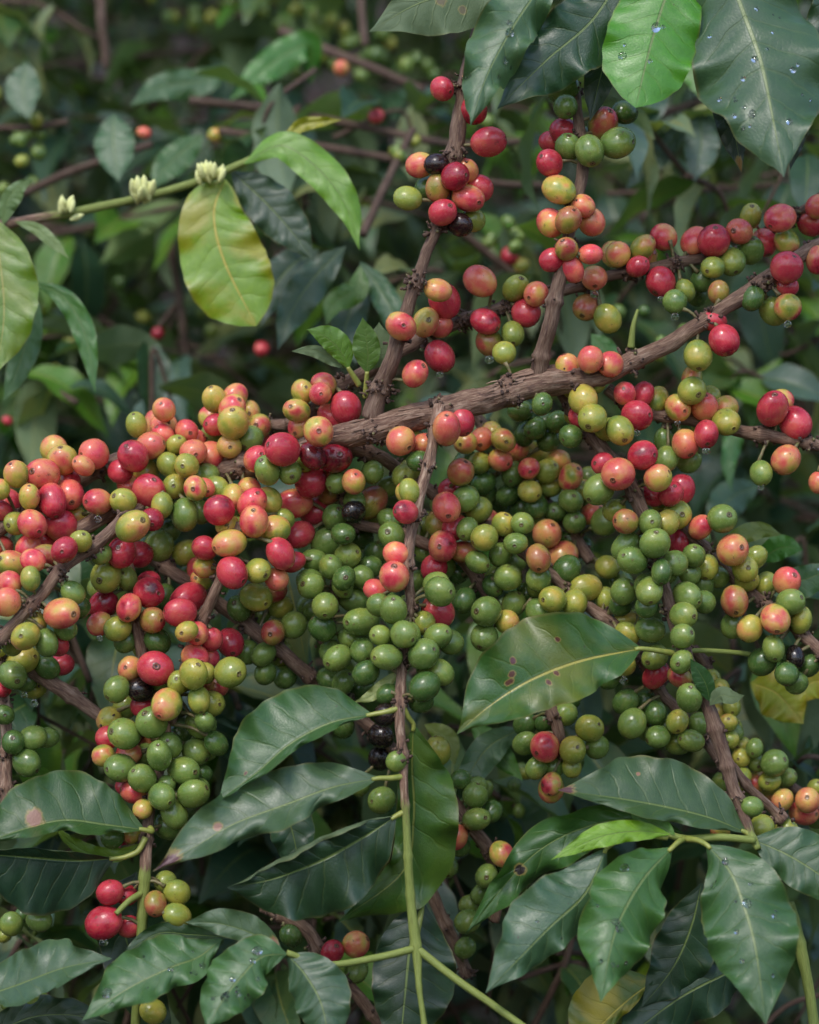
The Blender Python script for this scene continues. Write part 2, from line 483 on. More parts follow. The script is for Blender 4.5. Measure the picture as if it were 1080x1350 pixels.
T(270, 500, 4, """50 105 60 Y 1;160 90 62 p 1;145 155 72 p 0;240 175 42 Y 1 c;30 205 50 p 1;150 230 80 Y 0 12;60 240 40 R 1
40 290 50 G 1;285 250 65 M 1;240 315 68 G 1;130 355 65 Y 0 c;30 400 70 O 0;515 65 62 Y 0;610 75 60 O 0 c;625 30 50 O 1
485 165 68 M 0;745 150 78 R 0;665 200 65 P 1;500 245 65 p 0;600 275 80 p 0;300 325 58 P 1;275 420 72 P 1;410 370 85 R 0
330 480 72 G 0 11;525 420 60 L 1;570 405 65 C 1;690 415 82 C 0;450 490 50 G 1;560 540 85 R 0;60 575 50 L 1;0 570 45 O 0
10 500 50 G 1;145 620 60 Y 1;235 580 60 p 2;335 640 70 Y 1;250 655 80 P 0 1;75 690 80 R 0;260 750 82 O 0 12;120 770 60 Y 1
130 865 80 M 0;370 790 75 M 1;470 655 78 O 0;575 695 75 R 1;655 600 60 K 2;660 510 30 O 2;415 735 40 L 2;495 820 75 R 0 8
400 920 80 R 0;465 965 60 R 1;145 1020 80 R 0;280 1010 68 L 0 4;0 890 60 R 0;380 1055 45 O 1;0 990 45 O 1
685 725 65 D 0 1;655 860 78 D 1;730 815 48 D 1;575 955 65 G 0;755 930 70 G 0;665 990 65 G 0 12;735 1050 65 D 0 c
830 1040 60 G 1;560 1070 70 G 0;785 540 65 Y 0;880 650 78 K 0;700 545 50 G 1;885 490 60 G 1;965 565 60 G 2;1045 510 60 L 1
1065 600 60 Y 1;790 645 40 G 1;975 740 50 G 1;985 825 75 G 0;1060 700 60 R 0;785 700 45 B 1;900 920 60 D 1;870 990 60 D 2
1010 920 65 P 0;1000 1040 80 O 0 12;820 830 70 D 2;855 740 30 L 2;1035 325 75 O 0""")
T(540, 500, 4, """195 260 78 O 0 12;270 220 75 R 1;295 335 60 M 0;20 315 60 Y 1;70 345 45 O 2;50 430 50 D 2;270 490 68 K 0
300 440 70 D 1;380 315 60 O 1;435 285 50 Y 1;495 320 68 Y 0;570 370 55 Y 1;660 390 52 Y 1;370 440 60 L 0;480 425 62 O 0 4
545 500 65 G 1;630 470 58 P 0;725 485 62 L 0;785 430 60 p 1;850 515 65 p 0;390 545 60 D 1;635 590 58 L 0 4;740 565 58 L 0
520 610 60 D 1;850 640 62 G 0;890 590 40 Y 1;670 670 60 D 1;770 700 58 D 1;870 755 55 D 1;590 680 50 D 2;460 650 55 D 2
400 600 50 D 2;910 880 60 D 2;840 850 50 D 2;830 1000 70 D 2;585 165 62 D 0;700 130 60 D 0 c;665 260 60 D 0 8;780 225 58 D 0
735 320 55 D 1;610 290 45 D 1;850 300 62 D 1;865 45 55 L 1;975 15 60 L 0;915 105 78 Y 0;900 200 60 R 1;965 205 75 L 0 7
1065 265 70 L 0;1020 445 60 R 1;950 520 50 L 2;1000 580 80 G 0;950 630 50 G 2;965 710 50 O 1;1030 750 72 G 0;1045 990 60 L 0
295 630 72 G 0;195 675 78 P 0;215 585 30 R 2;160 760 75 K 1;240 780 50 R 1;365 690 72 L 1;410 745 40 O 2;305 790 58 G 0
395 835 70 L 0;175 880 80 O 0;70 910 50 G 2;285 910 50 K 1;130 995 72 R 0;180 985 60 G 1;360 965 60 G 0;480 925 65 G 1
495 765 50 L 1;595 760 60 G 0;700 745 55 L 1;725 815 75 O 0 1;560 865 62 G 0;680 945 72 K 0 6;805 930 75 O 0;450 1040 60 G 1
520 1045 75 G 0;680 1050 65 G 0;0 590 45 L 1;0 480 40 L 1;250 1020 60 D 2;400 1040 50 R 2;140 1080 60 G 1""")
T(810, 500, 4, """55 75 62 O 0;150 80 62 R 1;230 105 45 Y 1;120 190 80 R 0 3;30 270 75 L 0;150 400 78 R 0 3;20 500 85 O 0
275 420 55 G 1;230 520 68 M 0;355 580 68 R 1;300 605 65 R 0;205 610 50 R 1;410 60 72 L 0;335 150 68 Y 1;475 145 72 O 0 12
590 150 45 p 1;590 225 72 L 1;485 290 70 R 0 6;375 340 72 O 0;395 430 60 G 2;265 330 55 G 2;835 155 80 R 0 12;885 110 60 p 1
955 230 80 R 0;905 425 78 O 0;775 495 60 G 0;1075 545 45 O 0;330 715 80 L 1;190 755 65 G 0;280 755 62 L 0;60 750 65 K 0
215 865 80 G 0 12;570 735 75 G 0;455 780 55 O 1;625 900 85 M 0;335 860 50 R 2;60 880 70 G 0;95 955 75 G 0 10;250 1015 60 D 0
320 970 65 G 1;420 930 60 G 0 12;400 1025 58 G 0;490 990 60 L 1;40 1080 70 G 1;170 1080 50 G 1;690 1000 70 L 0;745 940 55 L 1
700 1060 50 L 1;910 1065 72 P 0;0 990 45 G 1;540 1040 50 G 2;0 690 40 L 2""")
T(0, 770, 4, """35 95 72 O 0;325 155 88 O 0 3;345 235 60 G 1;385 45 55 G 1;190 210 62 Y 1;135 275 78 Y 0 c;245 310 68 G 0
300 320 45 R 2;120 400 80 L 0;250 440 60 D 1;325 425 52 R 1;65 480 75 G 0;130 510 60 D 1;0 540 45 R 0;180 550 60 L 1
0 325 40 L 1;60 320 50 L 2;20 690 50 D 0;70 835 62 D 0;175 810 62 G 0;245 810 50 G 1;140 940 70 D 0;545 110 75 C 1
680 125 72 O 0 6;785 45 80 R 0;805 190 68 K 0 3;525 210 50 O 1;620 235 65 L 0;660 300 50 D 1;830 300 70 D 1;860 70 50 D 1
990 80 90 R 0 8;950 150 75 R 1;985 250 60 Y 1;1040 260 60 P 1;540 20 70 G 1;685 445 65 O 0 c;820 445 95 R 0;615 555 72 G 0
850 510 60 G 1;740 560 60 B 1;660 650 60 L 1;750 645 50 R 1;880 635 80 Y 0 7;575 715 65 Y 1;800 730 80 G 0 11;655 790 82 G 0
565 810 62 R 1;545 905 58 Y 0;680 895 50 O 1;765 900 55 G 1;895 850 70 G 1;840 905 70 G 0 12;635 970 80 G 0 9;970 985 78 G 0 3
750 1025 72 G 0;1035 885 72 G 0;1060 735 75 G 0;1020 475 78 L 0 1;1050 610 60 L 0;1030 385 70 P 1;940 520 55 L 1
875 1060 50 G 0;1050 1070 45 G 1;780 820 45 O 2;1070 1000 50 D 1;660 1065 30 R 1""")
T(270, 770, 4, """270 70 78 L 0 4;180 130 65 D 1;370 40 60 K 1;400 120 65 L 1;290 150 50 G 2;360 255 68 K 0 c;470 215 70 G 0
135 310 72 R 0;35 290 50 R 1;10 385 40 P 1;135 465 82 L 0;225 360 55 G 1;310 370 60 G 1;320 470 58 G 1;0 470 50 L 0
60 540 40 K 2;35 630 70 L 0 3;0 725 55 G 0 12;60 840 60 D 1;0 870 45 G 1;560 10 70 G 0;725 10 60 G 1;635 115 70 G 0
620 230 68 D 1;785 80 75 G 1;825 200 80 G 0 9;765 285 55 G 1;920 110 62 G 1;995 135 72 G 0 12;925 270 55 G 0;830 350 65 G 0
960 385 72 G 0 9;1050 265 72 G 0 4;670 360 50 G 1;700 390 75 G 0 8;850 470 65 D 1;655 500 50 D 1;730 520 62 G 0;830 545 60 D 2
960 580 60 D 1;730 750 50 D 1;930 800 68 B 0;925 920 65 B 1;1010 935 55 G 1;950 690 55 B 1;820 1065 55 G 1;900 30 45 P 1
425 490 60 D 2""")
T(540, 770, 4, """160 40 78 G 0 3;150 145 82 R 0;290 85 55 D 1;75 205 62 L 0;10 265 48 G 0;150 275 72 G 0 2;215 305 65 G 1
75 370 82 G 0 2;165 465 65 G 1;80 540 78 D 0;60 620 65 D 1;100 440 50 G 1;405 145 78 G 0;550 105 65 G 0;515 200 65 Y 0 4
395 280 68 G 0 7;685 150 75 G 0;755 80 70 L 0 9;870 100 70 L 1;930 20 70 L 1;1035 80 50 L 1;620 50 60 D 1;680 10 60 G 1
440 10 50 D 1;840 610 45 D 1;825 685 50 G 1;720 730 60 D 2;610 840 60 G 0;715 860 78 O 0 8;950 760 72 L 0 2;990 860 65 G 0
860 875 70 L 0;670 970 55 G 0;765 965 50 G 1;855 965 48 L 0;750 1055 60 M 0;270 1030 45 D 0;360 1065 55 G 0;150 880 65 L 0
610 740 50 D 2;1050 490 60 D 1""")
T(810, 770, 4, """50 40 68 G 0;185 35 68 G 0 6;35 110 55 D 1;170 120 45 D 1;385 65 75 G 0 4;460 10 40 G 1;475 95 50 G 1
365 165 68 G 0;190 240 75 G 0;360 275 65 G 0 2;70 260 60 L 1;215 385 70 G 0 8;355 410 62 G 0;220 480 70 R 1;350 490 65 K 1
50 430 60 L 0;60 190 60 Y 2;60 620 65 D 1;155 630 40 D 2;95 735 70 G 0;215 680 55 D 1;395 600 72 G 0 12;333 725 62 L 0 6
450 735 60 G 0;265 750 50 G 1;230 805 60 G 0;405 825 65 G 0;335 840 45 G 1;515 500 35 L 1;560 545 40 L 0;530 590 45 L 1
620 645 45 L 0;550 665 40 L 1;600 730 45 L 0;635 780 35 G 1;610 820 48 L 0;670 855 35 L 1;740 865 50 G 0;670 915 45 L 0
750 945 30 G 1;845 945 70 G 0 2;910 1020 50 G 1;820 1040 60 L 0;750 1045 55 p 0;670 1020 50 L 0;570 1040 55 G 0 12
635 90 80 K 0 6;625 220 55 G 1;715 235 68 Y 0;850 185 78 M 0 6;930 95 68 G 0 2;985 190 55 L 1;840 340 65 G 0 6
780 410 70 D 1;910 475 62 D 0;960 520 60 D 1;1030 430 60 D 1;955 385 55 B 0;800 0 40 L 1""")
T(500, 0, 4, """332 468 63 R 0 4;500 410 30 O 1;500 580 68 R 1;578 748 80 R 0;215 870 65 O 0;302 865 62 B 0;400 930 75 C 0 3
460 900 40 O 1;310 990 62 K 0;530 995 70 R 1;470 1045 78 O 0 4;150 1045 65 L 0""")
T(700, 0, 2.842, """120 330 55 D 1;130 400 45 D 0;125 490 54 R 0;75 530 40 R 1;140 550 50 G 0 12;220 565 57 G 0;70 610 50 R 0 10
270 465 56 K 0 1;325 535 60 G 0;105 710 55 Y 0;350 420 48 D 1""")
T(540, 230, 4, """175 200 72 R 0;265 265 60 B 0;335 240 45 L 1;745 255 72 P 1;838 240 72 K 0 1;960 250 72 O 1;915 165 45 P 1
828 393 60 K 0 11;750 450 45 R 1;860 500 60 P 1;955 420 60 P 0;1075 420 65 p 0;975 545 68 O 0 6;935 700 72 K 0 7;1045 760 70 L 0
372 562 78 O 0;560 600 68 L 0 1;668 630 68 O 0 8;615 730 72 R 1;400 775 70 R 0;420 885 70 K 0;545 840 62 L 0 6;500 940 50 L 1
185 665 80 R 0;85 780 75 M 0;160 960 82 R 0;30 1050 70 O 0;165 800 40 O 1;-45 800 82 O 0;955 975 65 O 0;1060 1000 64 O 0
835 1015 45 p 1;970 1070 55 L 0;150 610 40 p 1""")
T(810, 230, 4, """20 420 62 p 0;150 385 68 Y 0;260 330 75 P 0;125 485 58 R 0 2;245 565 78 R 0;425 350 68 P 1;525 350 82 R 0 12
660 300 70 O 0;720 220 65 L 0 12;875 230 78 P 0;790 360 70 P 1;718 400 68 G 0 12;620 460 72 G 0;520 490 60 L 0;910 355 65 Y 1
465 560 55 D 1;375 610 50 L 0;320 670 50 G 1;550 620 50 K 1;730 650 50 D 1;910 490 80 R 0 1;905 590 55 R 1;915 700 72 M 0
840 720 72 G 1;1075 170 65 O 0;1035 265 55 R 1;1070 450 45 O 1;580 875 78 R 0;525 770 35 R 1;442 955 78 L 0;410 1075 55 Y 1""")
T(0, 1000, 3, """530 130 50 O 1;640 150 52 G 0;690 220 55 G 0;765 140 55 G 0;670 265 60 D 1;565 200 30 Y 1;445 310 45 D 1
520 300 40 K 1;470 350 30 R 2;435 530 52 R 0;500 540 45 R 0 c;410 650 62 R 0;510 665 45 R 1;655 490 45 L 1;700 530 55 L 0
615 575 48 K 0 6;700 620 50 L 0;45 655 45 G 1;155 640 50 G 1;150 965 45 G 0;605 1000 50 L 0;55 970 45 D 1;80 140 35 G 1""")
T(360, 1000, 3, """430 165 55 G 0 9;70 700 45 D 1;235 765 45 R 0 1;328 735 50 O 0;330 840 45 G 1;755 90 35 G 0;800 145 48 G 0
835 125 35 G 1;805 240 50 G 0;865 210 42 D 1;725 310 45 O 0;740 350 40 D 1;690 430 42 G 0 6;905 378 48 M 0;845 465 48 G 0
920 450 40 D 1;830 535 42 G 1;770 645 50 G 0;780 580 45 G 1;760 750 42 G 0""")
T(720, 1000, 3, """880 95 48 L 1;950 80 35 G 1;855 270 48 L 0;935 165 45 p 0;880 145 30 p 1;1035 165 50 p 0;1020 215 52 O 0 3
960 290 45 L 1;815 190 40 G 1;1070 120 30 L 1;1070 240 40 G 1;690 285 40 K 1;20 120 50 M 0""")

# ------------------------------------------------------------------ branches: px, py, depth mm, radius px, young 0..1
BR = {}
def B(key, pts, label, cat='branch', nodes=52, rough=0.10, top=True, mat=None, swell=0.22):
    BR[key] = dict(pts=pts, label=label, cat=cat, nodes=nodes, rough=rough, top=top, mat=mat, swell=swell, ch=[])

B('bough', [(1110, 300, 6, 11, 0), (1080, 322, 4, 11, 0), (1035, 352, 2, 12, 0), (985, 387, 0, 13, 0), (930, 422, 0, 11.5, 0), (878, 455, 0, 13, 0), (838, 474, 0, 14, 0),
    (790, 494, 0, 18, 0), (715, 503, 0, 24, 0), (650, 523, 0, 21, 0), (580, 543, 0, 21, 0), (510, 560, 0, 20, 0), (445, 578, 2, 20, 0),
    (380, 600, 6, 19, 0), (300, 620, 8, 19, 0), (225, 645, 10, 16, 0), (150, 672, 12, 14, 0), (100, 700, 12, 12, 0)],
  'thick weathered brown coffee bough crossing the picture, heavy with red and green cherries', nodes=95, rough=0.13, swell=0.14)
B('shoot_a', [(490, 552, 0, 15, 0), (503, 510, -2, 13, 0), (520, 465, -6, 11.5, 0), (541, 395, -8, 9, 0), (562, 335, -8, 8.5, 0), (577, 295, -8, 8.5, 0), (596, 215, -8, 12, 0),
    (607, 150, -6, 11, 0), (617, 90, -4, 9, 0), (629, 40, 0, 9.5, 0), (640, -20, 4, 9, 0)], '', top=False, nodes=85, rough=0.16)
B('shoot_b', [(712, 503, 0, 17, 0), (716, 465, -6, 12, 0), (727, 420, -10, 12, 0), (738, 370, -12, 11, 0), (750, 310, -12, 9.5, 0), (765, 240, -10, 9.5, 0), (768, 190, -8, 9, 0),
    (760, 140, -4, 8, 0), (752, 80, 0, 8, 0), (760, 10, 10, 7, 0), (775, -40, 14, 7, 0)], '', top=False, nodes=68, rough=0.16)
B('rear_long', [(378, 560, 26, 9, 0), (405, 545, 24, 10, 0), (440, 515, 22, 10, 0), (497, 480, 24, 11, 0), (560, 445, 26, 10, 0), (622, 418, 28, 9, 0), (690, 398, 28, 8, 0), (760, 378, 26, 8, 0),
    (815, 362, 24, 8, 0), (900, 346, 24, 8.5, 0), (960, 335, 26, 8, 0), (1020, 305, 30, 8, 0), (1100, 250, 34, 8, 0)],
  'long thin brown branch running behind the two upright shoots, cherries at every joint', nodes=58)
B('rear_left', [(380, 560, 30, 8, 0), (330, 564, 30, 8, 0), (250, 582, 28, 9, 0), (147, 610, 22, 10, 0), (95, 642, 14, 10, 0), (35, 676, 6, 10, 0), (-30, 715, 0, 9, 0)],
  'grey brown branch at left edge under the pale orange and pink cherries', nodes=58)
B('centre_hang', [(580, 535, -14, 9, 0), (572, 580, -20, 8.5, 0), (560, 630, -24, 8.5, 0), (546, 690, -28, 8.5, 0), (538, 745, -32, 8, 0), (541, 800, -34, 7, 0), (531, 870, -38, 8, 0), (528, 940, -42, 8, 0),
    (531, 1000, -44, 7.5, 0.1), (535, 1070, -46, 7.5, 0.55), (538, 1130, -48, 8, 0.75), (542, 1190, -48, 9, 0.9), (549, 1250, -50, 10, 0.9), (553, 1300, -54, 6, 1), (562, 1370, -58, 6, 1)],
  'slender pale branch hanging straight down the middle, ending green among big leaves', nodes=60)
B('right_hang', [(742, 518, 0, 9, 0), (770, 560, -4, 9, 0), (800, 600, -6, 10, 0), (835, 645, -10, 10, 0), (855, 700, -12, 9, 0), (878, 780, -14, 8, 0), (896, 845, -16, 8, 0), (925, 910, -18, 8.5, 0),
    (945, 965, -20, 9.5, 0), (965, 1030, -22, 9, 0), (975, 1060, -24, 8, 0.1), (985, 1090, -28, 6, 0.4), (1000, 1120, -34, 4.5, 1)],
  'reddish branch hanging at right with green cherries above and glossy leaves below', nodes=52)
B('right_twig', [(800, 512, 4, 8, 0), (838, 537, 6, 8.5, 0), (865, 548, 8, 8.5, 0), (915, 553, 10, 8.5, 0), (972, 568, 12, 8, 0), (1000, 572, 12, 10, 0), (1015, 574, 12, 8, 0), (1080, 588, 14, 7, 0), (1120, 600, 16, 7, 0)],
  'thin bare twig at right edge below the bough carrying three red cherries', nodes=60)
B('right_low', [(868, 672, 4, 8, 0), (902, 697, 6, 9, 0), (945, 740, 8, 7.5, 0), (985, 776, 8, 8, 0), (1015, 800, 8, 7, 0), (1045, 825, 6, 8, 0), (1085, 862, 4, 8, 0), (1120, 900, 4, 8, 0)],
  'brown branch slanting down to the right edge with mixed cherries and a shrivelled black one', nodes=52)
B('left_front', [(235, 640, 0, 8, 0), (190, 668, -10, 8, 0), (155, 692, -20, 8, 0), (115, 725, -26, 8.5, 0), (75, 757, -30, 8, 0), (48, 790, -32, 8, 0), (20, 822, -34, 8, 0), (-25, 865, -36, 8, 0)],
  'peeling branch at lower left between clusters of red and yellow cherries', nodes=54)
B('diag_back', [(190, 730, 26, 9, 0), (222, 752, 26, 9, 0), (260, 775, 24, 9, 0), (325, 822, 24, 10, 0), (385, 872, 26, 9.5, 0), (425, 905, 28, 9, 0), (480, 950, 30, 8, 0), (520, 990, 32, 8, 0)],
  'bare brown branch slanting down behind the green clusters left of the hanging middle branch', nodes=62)
B('left_hang', [(168, 745, 2, 8, 0), (180, 815, 0, 8, 0), (189, 868, -4, 8.5, 0), (205, 920, -8, 8, 0), (218, 965, -10, 7, 0), (208, 1025, -14, 7, 0), (197, 1070, -18, 7.5, 0), (193, 1125, -22, 8, 0.05),
    (190, 1165, -24, 7.5, 0.85), (186, 1240, -24, 6.5, 1), (177, 1370, -20, 6, 1)],
  'branch hanging at left, lower end yellow green, red and olive cherries beside its leaves', nodes=58)
B('left_mid', [(318, 690, -6, 7, 0), (300, 740, -10, 7, 0), (277, 795, -18, 7.5, 0), (255, 845, -20, 8.5, 0), (238, 900, -18, 7, 0), (224, 955, -14, 6.5, 0)],
  'short branch above the left hanging leaves, big red cherries at its top', nodes=52)
B('left_stub', [(20, 872, 18, 9, 0), (60, 896, 16, 10, 0), (100, 921, 14, 9.5, 0), (140, 948, 10, 8.5, 0), (185, 975, 6, 8, 0)],
  'short thick brown branch piece in the dark gap at lower left', nodes=60)
B('left_edge', [(-4, 850, 8, 8, 0), (3, 900, 8, 8.5, 0), (8, 960, 8, 8, 0), (9, 1020, 6, 8, 0), (8, 1065, 4, 7.5, 0)],
  'upright straw brown branch along the left edge above a spotted leaf', nodes=56)
B('mid_left_twig', [(430, 590, 12, 7, 0), (452, 640, 14, 7, 0), (455, 690, 14, 7, 0), (447, 745, 12, 7, 0), (436, 800, 10, 7, 0), (428, 850, 10, 7, 0)],
  'twig under the bough packed with dark green unripe cherries', nodes=46)
B('mid_twig', [(440, 686, 34, 7, 0), (500, 698, 30, 7, 0), (560, 715, 26, 8, 0), (607, 738, 22, 8, 0), (648, 790, 20, 8, 0), (670, 830, 20, 7, 0)],
  'thin branch slanting behind the hanging middle branch towards the spotted leaf', nodes=60)
B('mid_right', [(455, 590, 14, 9, 0), (500, 602, 16, 9, 0), (530, 622, 18, 8, 0), (600, 665, 18, 8, 0), (660, 705, 14, 8, 0), (725, 757, 12, 8, 0), (787, 808, 10, 8, 0), (835, 838, 10, 8, 0)],
  'long brown branch going down right under the bough with orange brown cherries midway', nodes=56)
B('rear_cluster', [(625, 545, 44, 8, 0), (665, 600, 46, 8, 0), (700, 640, 48, 8, 0), (745, 690, 50, 8, 0), (780, 740, 52, 8, 0)],
  'shaded branch just behind the bough, yellow cherries on top and dark green below', nodes=46)
B('gap_twig', [(705, 880, 20, 7, 0), (722, 925, 16, 8, 0), (736, 965, 12, 8, 0), (744, 1000, 12, 6, 0)],
  'dark twig coming out under the spotted leaf with one red cherry among green', nodes=46)
B('low_centre', [(575, 1015, 30, 8, 0), (605, 1070, 28, 9, 0), (640, 1115, 26, 9, 0), (662, 1160, 26, 7, 0), (650, 1215, 30, 7, 0)],
  'stout reddish twig of green cherries right of the hanging stem low down', nodes=50)
B('low_shaded', [(555, 1130, 50, 8, 0), (570, 1180, 48, 8, 0), (590, 1225, 46, 8, 0), (620, 1290, 46, 7, 0)],
  'shaded brown branch behind the dark leaf at bottom centre', nodes=70)
B('low_left', [(345, 1195, 34, 8, 0), (400, 1225, 30, 9, 0), (435, 1275, 28, 8.5, 0), (485, 1330, 26, 8, 0), (520, 1380, 26, 8, 0)],
  'brown branch at the bottom with two small red cherries beside the green crossing stem', nodes=60)
B('right_side_twig', [(966, 1010, -16, 6, 0), (990, 1040, -10, 6, 0), (1020, 1070, -4, 6.5, 0), (1033, 1082, -4, 9, 0)],
  'short dark broken twig ending in a knob beside pinkish cherries at right', nodes=60)
B('inner_right', [(835, 845, 16, 7, 0), (868, 910, 20, 7, 0), (890, 932, 22, 7, 0), (925, 972, 24, 7, 0), (955, 1010, 26, 7, 0)],
  'purplish twig in shade left of the right hanging branch with dripping green cherries', nodes=48)
B('far_right', [(915, 855, 40, 7, 0), (945, 905, 42, 7, 0), (965, 960, 42, 7, 0), (1010, 1010, 44, 7, 0), (1060, 1050, 44, 7, 0), (1110, 1080, 44, 7, 0)],
  'branch of small pale green cherries behind the right hanging branch', nodes=44)
B('low_right', [(1040, 1190, -14, 7, 0.8), (1055, 1248, -16, 8, 0.9), (1066, 1300, -18, 7, 1), (1076, 1370, -20, 7, 1)],
  'smooth yellow green stem in the bottom right corner', nodes=120)
B('flower', [(-30, 302, 110, 6, 0.0), (25, 292, 110, 6.5, 0.25), (90, 281, 110, 6, 0.6), (175, 263, 112, 5.5, 0.7), (250, 243, 114, 5.5, 0.8), (320, 215, 116, 5, 0.9), (372, 188, 120, 4, 1.0)],
  'thin green twig at upper left with three clusters of cream flower buds', cat='flowering twig', nodes=92, rough=0.05)

# sampled centre lines
for k, b in BR.items():
    P = np.array([(*W(x, y, d), r * PX * (1 + d * 0.001 / DIST), yg, x, y, d, r) for x, y, d, r, yg in b['pts']])
    L = np.linalg.norm(np.diff(P[:, :3], axis=0), axis=1).sum()
    n = max(20, int(L / 0.0016))
    S = catmull(P, n)
    f_ = {'bough': 0.85, 'shoot_b': 0.85, 'shoot_a': 0.92, 'centre_hang': 0.85, 'rear_long': 0.9}.get(k, 1)
    S[:, 3] *= f_; S[:, 8] *= f_
    if k == 'centre_hang':
        m_ = 1 - 0.2 * np.clip((S[:, 6] - 1000) / 80, 0, 1); S[:, 3] *= m_; S[:, 8] *= m_
    b['S'] = S

# which branch a cherry belongs to; then settle depths so that cherries touch but do not pass through each other
SKIP = {'flower', 'low_right', 'left_stub'}
ch = []
for (x, y, r, tone, lay, nv) in TILES:
    r = max(r * 1.05, 16 if lay >= 1 else 14.5) if y < 1000 and not (x > 925 and y > 880) else max(r * 1.05, 13)
    best = None
    for k, b in BR.items():
        if k in SKIP or (k == 'centre_hang' and y > 1030) or (k == 'right_hang' and y > 1075): continue
        S = b['S']
        d2 = np.hypot(S[:, 5] - x, S[:, 6] - y)
        i = int(np.argmin(d2))
        dd = d2[i] + (0 if lay == 0 else 0)
        if k in ('low_shaded', 'right_side_twig'): dd += 25
        if best is None or dd < best[0]: best = (dd, k, i)
    if x > 625 and x < 790 and 540 < y < 725 and not (y < 590 and x > 745):
        S = BR['rear_cluster']['S']; d2 = np.hypot(S[:, 5] - x, S[:, 6] - y); i = int(np.argmin(d2))
        if not (y > 668 and x < 735): best = (d2[i], 'rear_cluster', i)
    if x > 932 and 880 < y < 1060 and tone in 'LGp' and r < 18.5:
        S = BR['far_right']['S']; d2 = np.hypot(S[:, 5] - x, S[:, 6] - y); i = int(np.argmin(d2)); best = (d2[i], 'far_right', i)
    dist, k, i = best
    S = BR[k]['S'][i]
    bd, br_ = S[7], S[8] * 0.4
    rc = r * 0.4
    over = dist < S[8] + r * 0.55
    if lay == 0: d = bd - (br_ + rc * 0.8 if over else 5)
    elif lay == 1: d = bd - (br_ * 0.4 if over else -3)
    else: d = bd + (br_ + rc * 1.4 if over else 14)
    ch.append([x, y, r, tone, lay, nv, k, i, d])
ch.sort(key=lambda c: c[8])
placed = []
for c in ch:
    x, y, r, d = c[0], c[1], c[2], c[8]
    for _ in range(4):
        moved = False
        for q in placed:
            s = 0.4 * 0.93 * (r + q[2])
            xy = 0.4 * math.hypot(x - q[0], y - q[1])
            if xy < s:
                dz = math.sqrt(s * s - xy * xy)
                if q[8] - dz < d < q[8] + dz:
                    d = q[8] + dz; moved = True
        if not moved: break
    c[8] = min(d, 130)
    placed.append(c)

# fillers: unripe fruit deeper inside the dense clusters
def near2d(x, y, lst, m):
    return sum(1 for q in lst if math.hypot(x - q[0], y - q[1]) < m)
fills = []
for _ in range(2600):
    if len(fills) >= 75: break
    q = random.choice(placed)
    x, y = q[0] + random.gauss(0, 22), q[1] + random.gauss(0, 22)
    if near2d(x, y, placed, 44) < 6: continue
    r = random.uniform(14, 18)
    k = q[6]; S = BR[k]['S']; i = int(np.argmin(np.hypot(S[:, 5] - x, S[:, 6] - y)))
    if math.hypot(S[i, 5] - x, S[i, 6] - y) > 75: continue
    d = S[i, 7] + S[i, 8] * .4 + r * .4 + random.uniform(4, 16)
    ok = True
    for p in placed + fills:
        s = 0.4 * 0.96 * (r + p[2]); xy = 0.4 * math.hypot(x - p[0], y - p[1])
        if xy < s and abs(d - p[8]) < math.sqrt(s * s - xy * xy): ok = False; break
    if not ok: continue
    near = [p for p in placed if math.hypot(x - p[0], y - p[1]) < 50]
    if any(p[8] > d for p in near if math.hypot(x - p[0], y - p[1]) < 26): continue
    tn = random.choice([p[3] for p in near if p[3] in 'DGLYp'] + ['D', 'G', 'L'])
    fills.append([x, y, r, tn, 2, '-', k, i, d])
placed += fills
for c in placed: BR[c[6]]['ch'].append(c)

# stems hidden by the fruit run behind it
for k, b in BR.items():
    if k in ('shoot_a', 'shoot_b', 'flower', 'low_right', 'left_stub'): continue
    S = b['S']; n = len(S); need = np.zeros(n)
    for c in placed:
        if c[4] == 2: continue
        d2 = np.hypot(S[:, 5] - c[0], S[:, 6] - c[1])
        m = d2 < S[:, 8] * 0.75 + c[2] * 0.55
        if k == 'bough': m &= S[:, 5] < 415
        if k == 'centre_hang': m &= (S[:, 6] > 765) & (S[:, 6] < 868)
        if not m.any(): continue
        q = c[8] + (c[2] * 0.9 + S[:, 8]) * 0.4 - S[:, 7]
        q = np.where((q > 0) & (q < 34), q, 0)
        need = np.where(m, np.maximum(need, q), need)
    w = 9; ker = np.exp(-(np.arange(-2 * w, 2 * w + 1) / w) ** 2); ker /= ker.sum()
    mx = np.array([need[max(0, i - 6):i + 7].max() for i in range(n)])
    sh = np.convolve(np.pad(mx, 2 * w, mode='edge'), ker, mode='valid')
    for i in range(n):
        x, y, d = S[i, 5], S[i, 6], S[i, 7] + sh[i]
        S[i, :3] = W(x, y, d)

def small_blob(p, r, seg=6):
    V, F = [], []
    V.append(p + np.array([0, 0, r]))
    for j in (1, 2):
        th = math.pi * j / 3
        for k in range(seg):
            ph = 2 * math.pi * k / seg + j * 0.5
            V.append(p + r * random.uniform(0.8, 1.15) * np.array([math.sin(th) * math.cos(ph), math.sin(th) * math.sin(ph), math.cos(th)]))
    V.append(p - np.array([0, 0, r]))
    for k in range(seg):
        k2 = (k + 1) % seg
        F += [(0, 1 + k, 1 + k2), (1 + k, 1 + seg + k, 1 + seg + k2, 1 + k2), (1 + seg + k, len(V) - 1, 1 + seg + k2)]
    return V, F

